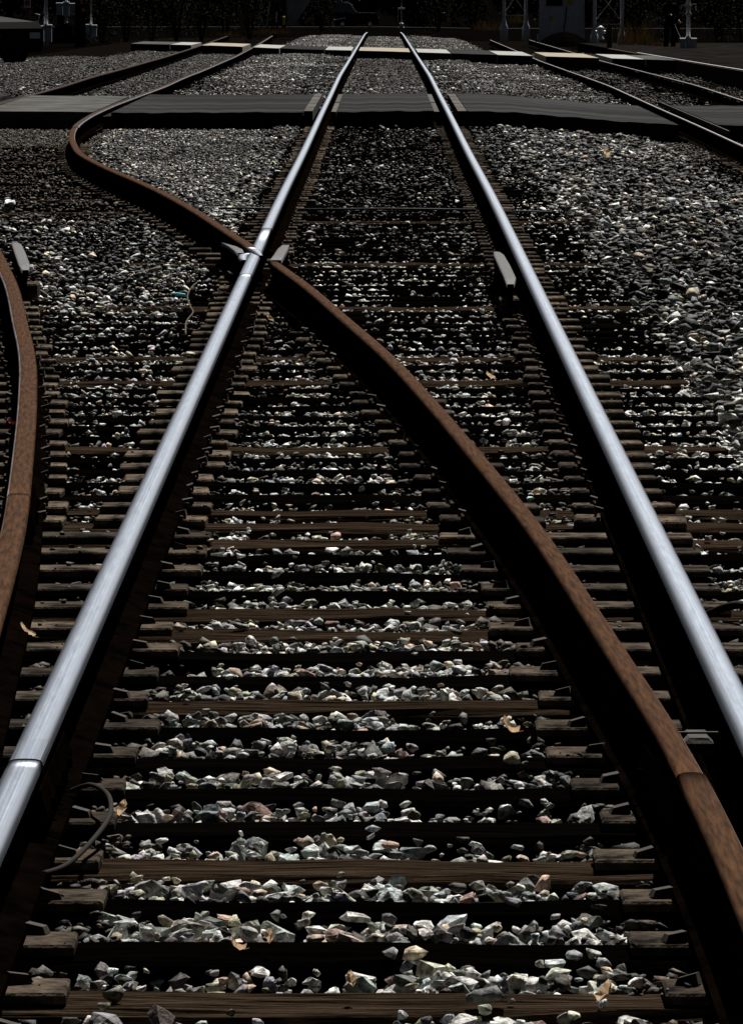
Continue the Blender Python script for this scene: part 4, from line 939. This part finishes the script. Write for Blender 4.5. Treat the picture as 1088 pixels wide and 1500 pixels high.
where = ['just right of the slim mast with slanting stakes', 'second from the left in the dark hedge', 'third from the left in the dark hedge', 'fourth from the left in the dark hedge', 'fifth from the left in the dark hedge', 'sixth from the left in the dark hedge', 'second from its right end of the dark hedge', 'behind the thin leaning grey stake']
for i, px in enumerate(hx):
    Y_ = 246 + 3 * math.sin(i * 2.1) + (22 if i == 7 else 0); e = empty('dark_shrub', (atx(px, Y_), Y_, zfor(59 - i * .9, Y_)), SR.uniform(0, 6)); s = SR.uniform(.85, 1.05); e.scale = (s, s, s)
    tag(e, 'dense dark leafy shrub ' + where[i], 'shrub', 'shrubs of the dark hedge at upper left'); link('foliage', SH[i % 3], e); link('stem', STEM, e)
for i, (px, py, Y_, lb) in enumerate(((640, 40, 330, 'right of the switch stand'), (690, 38, 320, 'left of the picket stakes'), (470, 41, 330, 'left of the far dark car'), (1050, 62, 235, 'at the top right behind the mast'), (1085, 60, 240, 'in the top right corner'), (930, 58, 240, 'behind the tall dry grass'), (985, 58, 245, 'behind the standing person'))):
    e = empty('dark_shrub', (atx(px, Y_), Y_, zfor(py, Y_) - .1), SR.uniform(0, 6)); tag(e, 'dense dark leafy shrub ' + lb, 'shrub', 'scattered dark background shrubs'); link('foliage', SH[(i + 1) % 3], e); link('stem', STEM, e)
TM = [foliage_mesh('crown', 5200, 5.2, 6.0, 5.6, .33, 70 + i, 22) for i in range(3)]
tk = MB().tube([(0, 0, -1), (.05, 0, 1.5), (0, .1, 4), (.1, 0, 8)], [.5, .38, .3, .12], 9).mesh('trunk', 'bark')
for i in range(17):
    px = -60 + i * 75; Y_ = 715 + 18 * math.sin(i * 2.4)
    e = empty('far_tree', (atx(px, Y_), Y_, gz(0, Y_) - .3), SR.uniform(0, 6)); s = SR.uniform(.9, 1.15); e.scale = (s, s, s)
    tag(e, 'black leafy tree in the far row along the top edge', 'tree', 'trees of the far dark row'); link('crown', TM[i % 3], e); link('trunk', tk, e)

# person beside the right mast
def person(loc, rz, label):
    e = empty('person', loc, rz); tag(e, label, 'person')
    J = dict(pel=(0, 0, .95), waist=(0, .01, 1.1), chest=(0, .02, 1.32), neck=(0, .03, 1.5), headb=(0, 0, 1.56), head=(0, -.01, 1.68),
             shl=(-.18, .02, 1.42), ell=(-.24, -.02, 1.15), wrl=(-.17, -.24, 1.12), shr=(.18, .02, 1.42), elr=(.26, .04, 1.14), wrr=(.27, -.06, .92),
             hpl=(-.09, 0, .9), knl=(-.12, -.02, .5), anl=(-.13, .03, .09), tol=(-.14, -.13, .04), hpr=(.09, 0, .9), knr=(.11, -.03, .5), anr=(.12, .02, .09), tor=(.14, -.14, .04))
    Rd = dict(pel=.15, waist=.135, chest=.16, neck=.055, headb=.07, head=.1, shl=.065, ell=.045, wrl=.03, shr=.065, elr=.045, wrr=.03, hpl=.1, knl=.068, anl=.045, tol=.035, hpr=.1, knr=.068, anr=.045, tor=.035)
    E_ = [('pel', 'waist'), ('waist', 'chest'), ('chest', 'neck'), ('neck', 'headb'), ('headb', 'head'), ('chest', 'shl'), ('shl', 'ell'), ('ell', 'wrl'), ('chest', 'shr'), ('shr', 'elr'), ('elr', 'wrr'), ('pel', 'hpl'), ('hpl', 'knl'), ('knl', 'anl'), ('anl', 'tol'), ('pel', 'hpr'), ('hpr', 'knr'), ('knr', 'anr'), ('anr', 'tor')]
    ks = list(J); me = bpy.data.meshes.new('body'); me.from_pydata([J[k_] for k_ in ks], [(ks.index(a), ks.index(b)) for a, b in E_], [])
    o = link('body', me, e); o.modifiers.new('skin', 'SKIN'); ss_ = o.modifiers.new('sub', 'SUBSURF'); ss_.levels = ss_.render_levels = 2
    for i_, k_ in enumerate(ks):
        sv = me.skin_vertices[0].data[i_]; sv.radius = (Rd[k_], Rd[k_] * (.75 if k_ in ('pel', 'waist', 'chest') else 1)); sv.use_root = (k_ == 'pel')
    me.materials.append(M['cloth_black'])
    for s, wkey in ((-1, 'wrl'), (1, 'wrr')):
        wx, wy, wz = J[wkey]; d_ = (Vector(J[wkey]) - Vector(J['ell' if s < 0 else 'elr'])).normalized(); side = d_.cross(Vector((0, 0, 1))).normalized() if abs(d_.z) < .9 else Vector((1, 0, 0)); nrm = side.cross(d_)
        hm = MB(); b0 = Vector((wx, wy, wz)); hm.tube([b0 - d_ * .02, b0 + d_ * .03, b0 + d_ * .08], [.027, .036, .036], 8)
        for fi in range(4):
            o_ = side * (-.027 + .018 * fi); ln = (.06, .075, .07, .055)[fi]
            hm.tube([b0 + d_ * .07 + o_, b0 + d_ * (.07 + ln * .6) + o_ - nrm * .012, b0 + d_ * (.07 + ln) + o_ - nrm * .035], [.0105, .009, .007], 6)
        hm.tube([b0 + d_ * .02 + side * .03 * s, b0 + d_ * .06 + side * .06 * s, b0 + d_ * .09 + side * .055 * s - nrm * .02], [.012, .011, .008], 6)
        hm.build('hand', 'skin', e, smooth=True)
    hd = MB(); hd.tube([(0, -.02, 1.545), (0, -.03, 1.57), (0, -.035, 1.62), (0, -.03, 1.68), (0, -.02, 1.74), (0, -.01, 1.79)], [.05, .075, .088, .103, .095, .05], 12); hd.build('face', 'skin', e, smooth=True)
    hr = MB(); hr.tube([(0, .03, 1.60), (0, .035, 1.68), (0, .02, 1.76), (0, 0, 1.82)], [.09, .108, .108, .06], 12); hr.build('hair', 'hair', e, smooth=True)
    MB().tube([(0, -.115, 1.70), (0, -.14, 1.665), (0, -.12, 1.655)], [.01, .016, .01], 6).build('nose', 'skin', e)
    for s in (-1, 1): MB().tube([(s * .035, -.118, 1.70), (s * .035, -.124, 1.70)], .01, 6).build('eye', 'hair', e)
    MB().box(-.025, .025, -.122, -.112, 1.615, 1.622).build('mouth', 'hair', e)
    tr = MB()
    for s in (-1, 1): tr.tube([(s * .09, 0, .96), (s * .105, -.01, .72), (s * .118, -.02, .5), (s * .125, .02, .12)], [.118, .1, .082, .075], 10)
    tr.build('trousers', 'cloth_navy', e, smooth=True)
    return e
Y_ = 197.0
person((atx(978, Y_), Y_, zfor(73, Y_)), R(25), 'person in dark clothes standing left of the right mast, one hand raised to the waist')
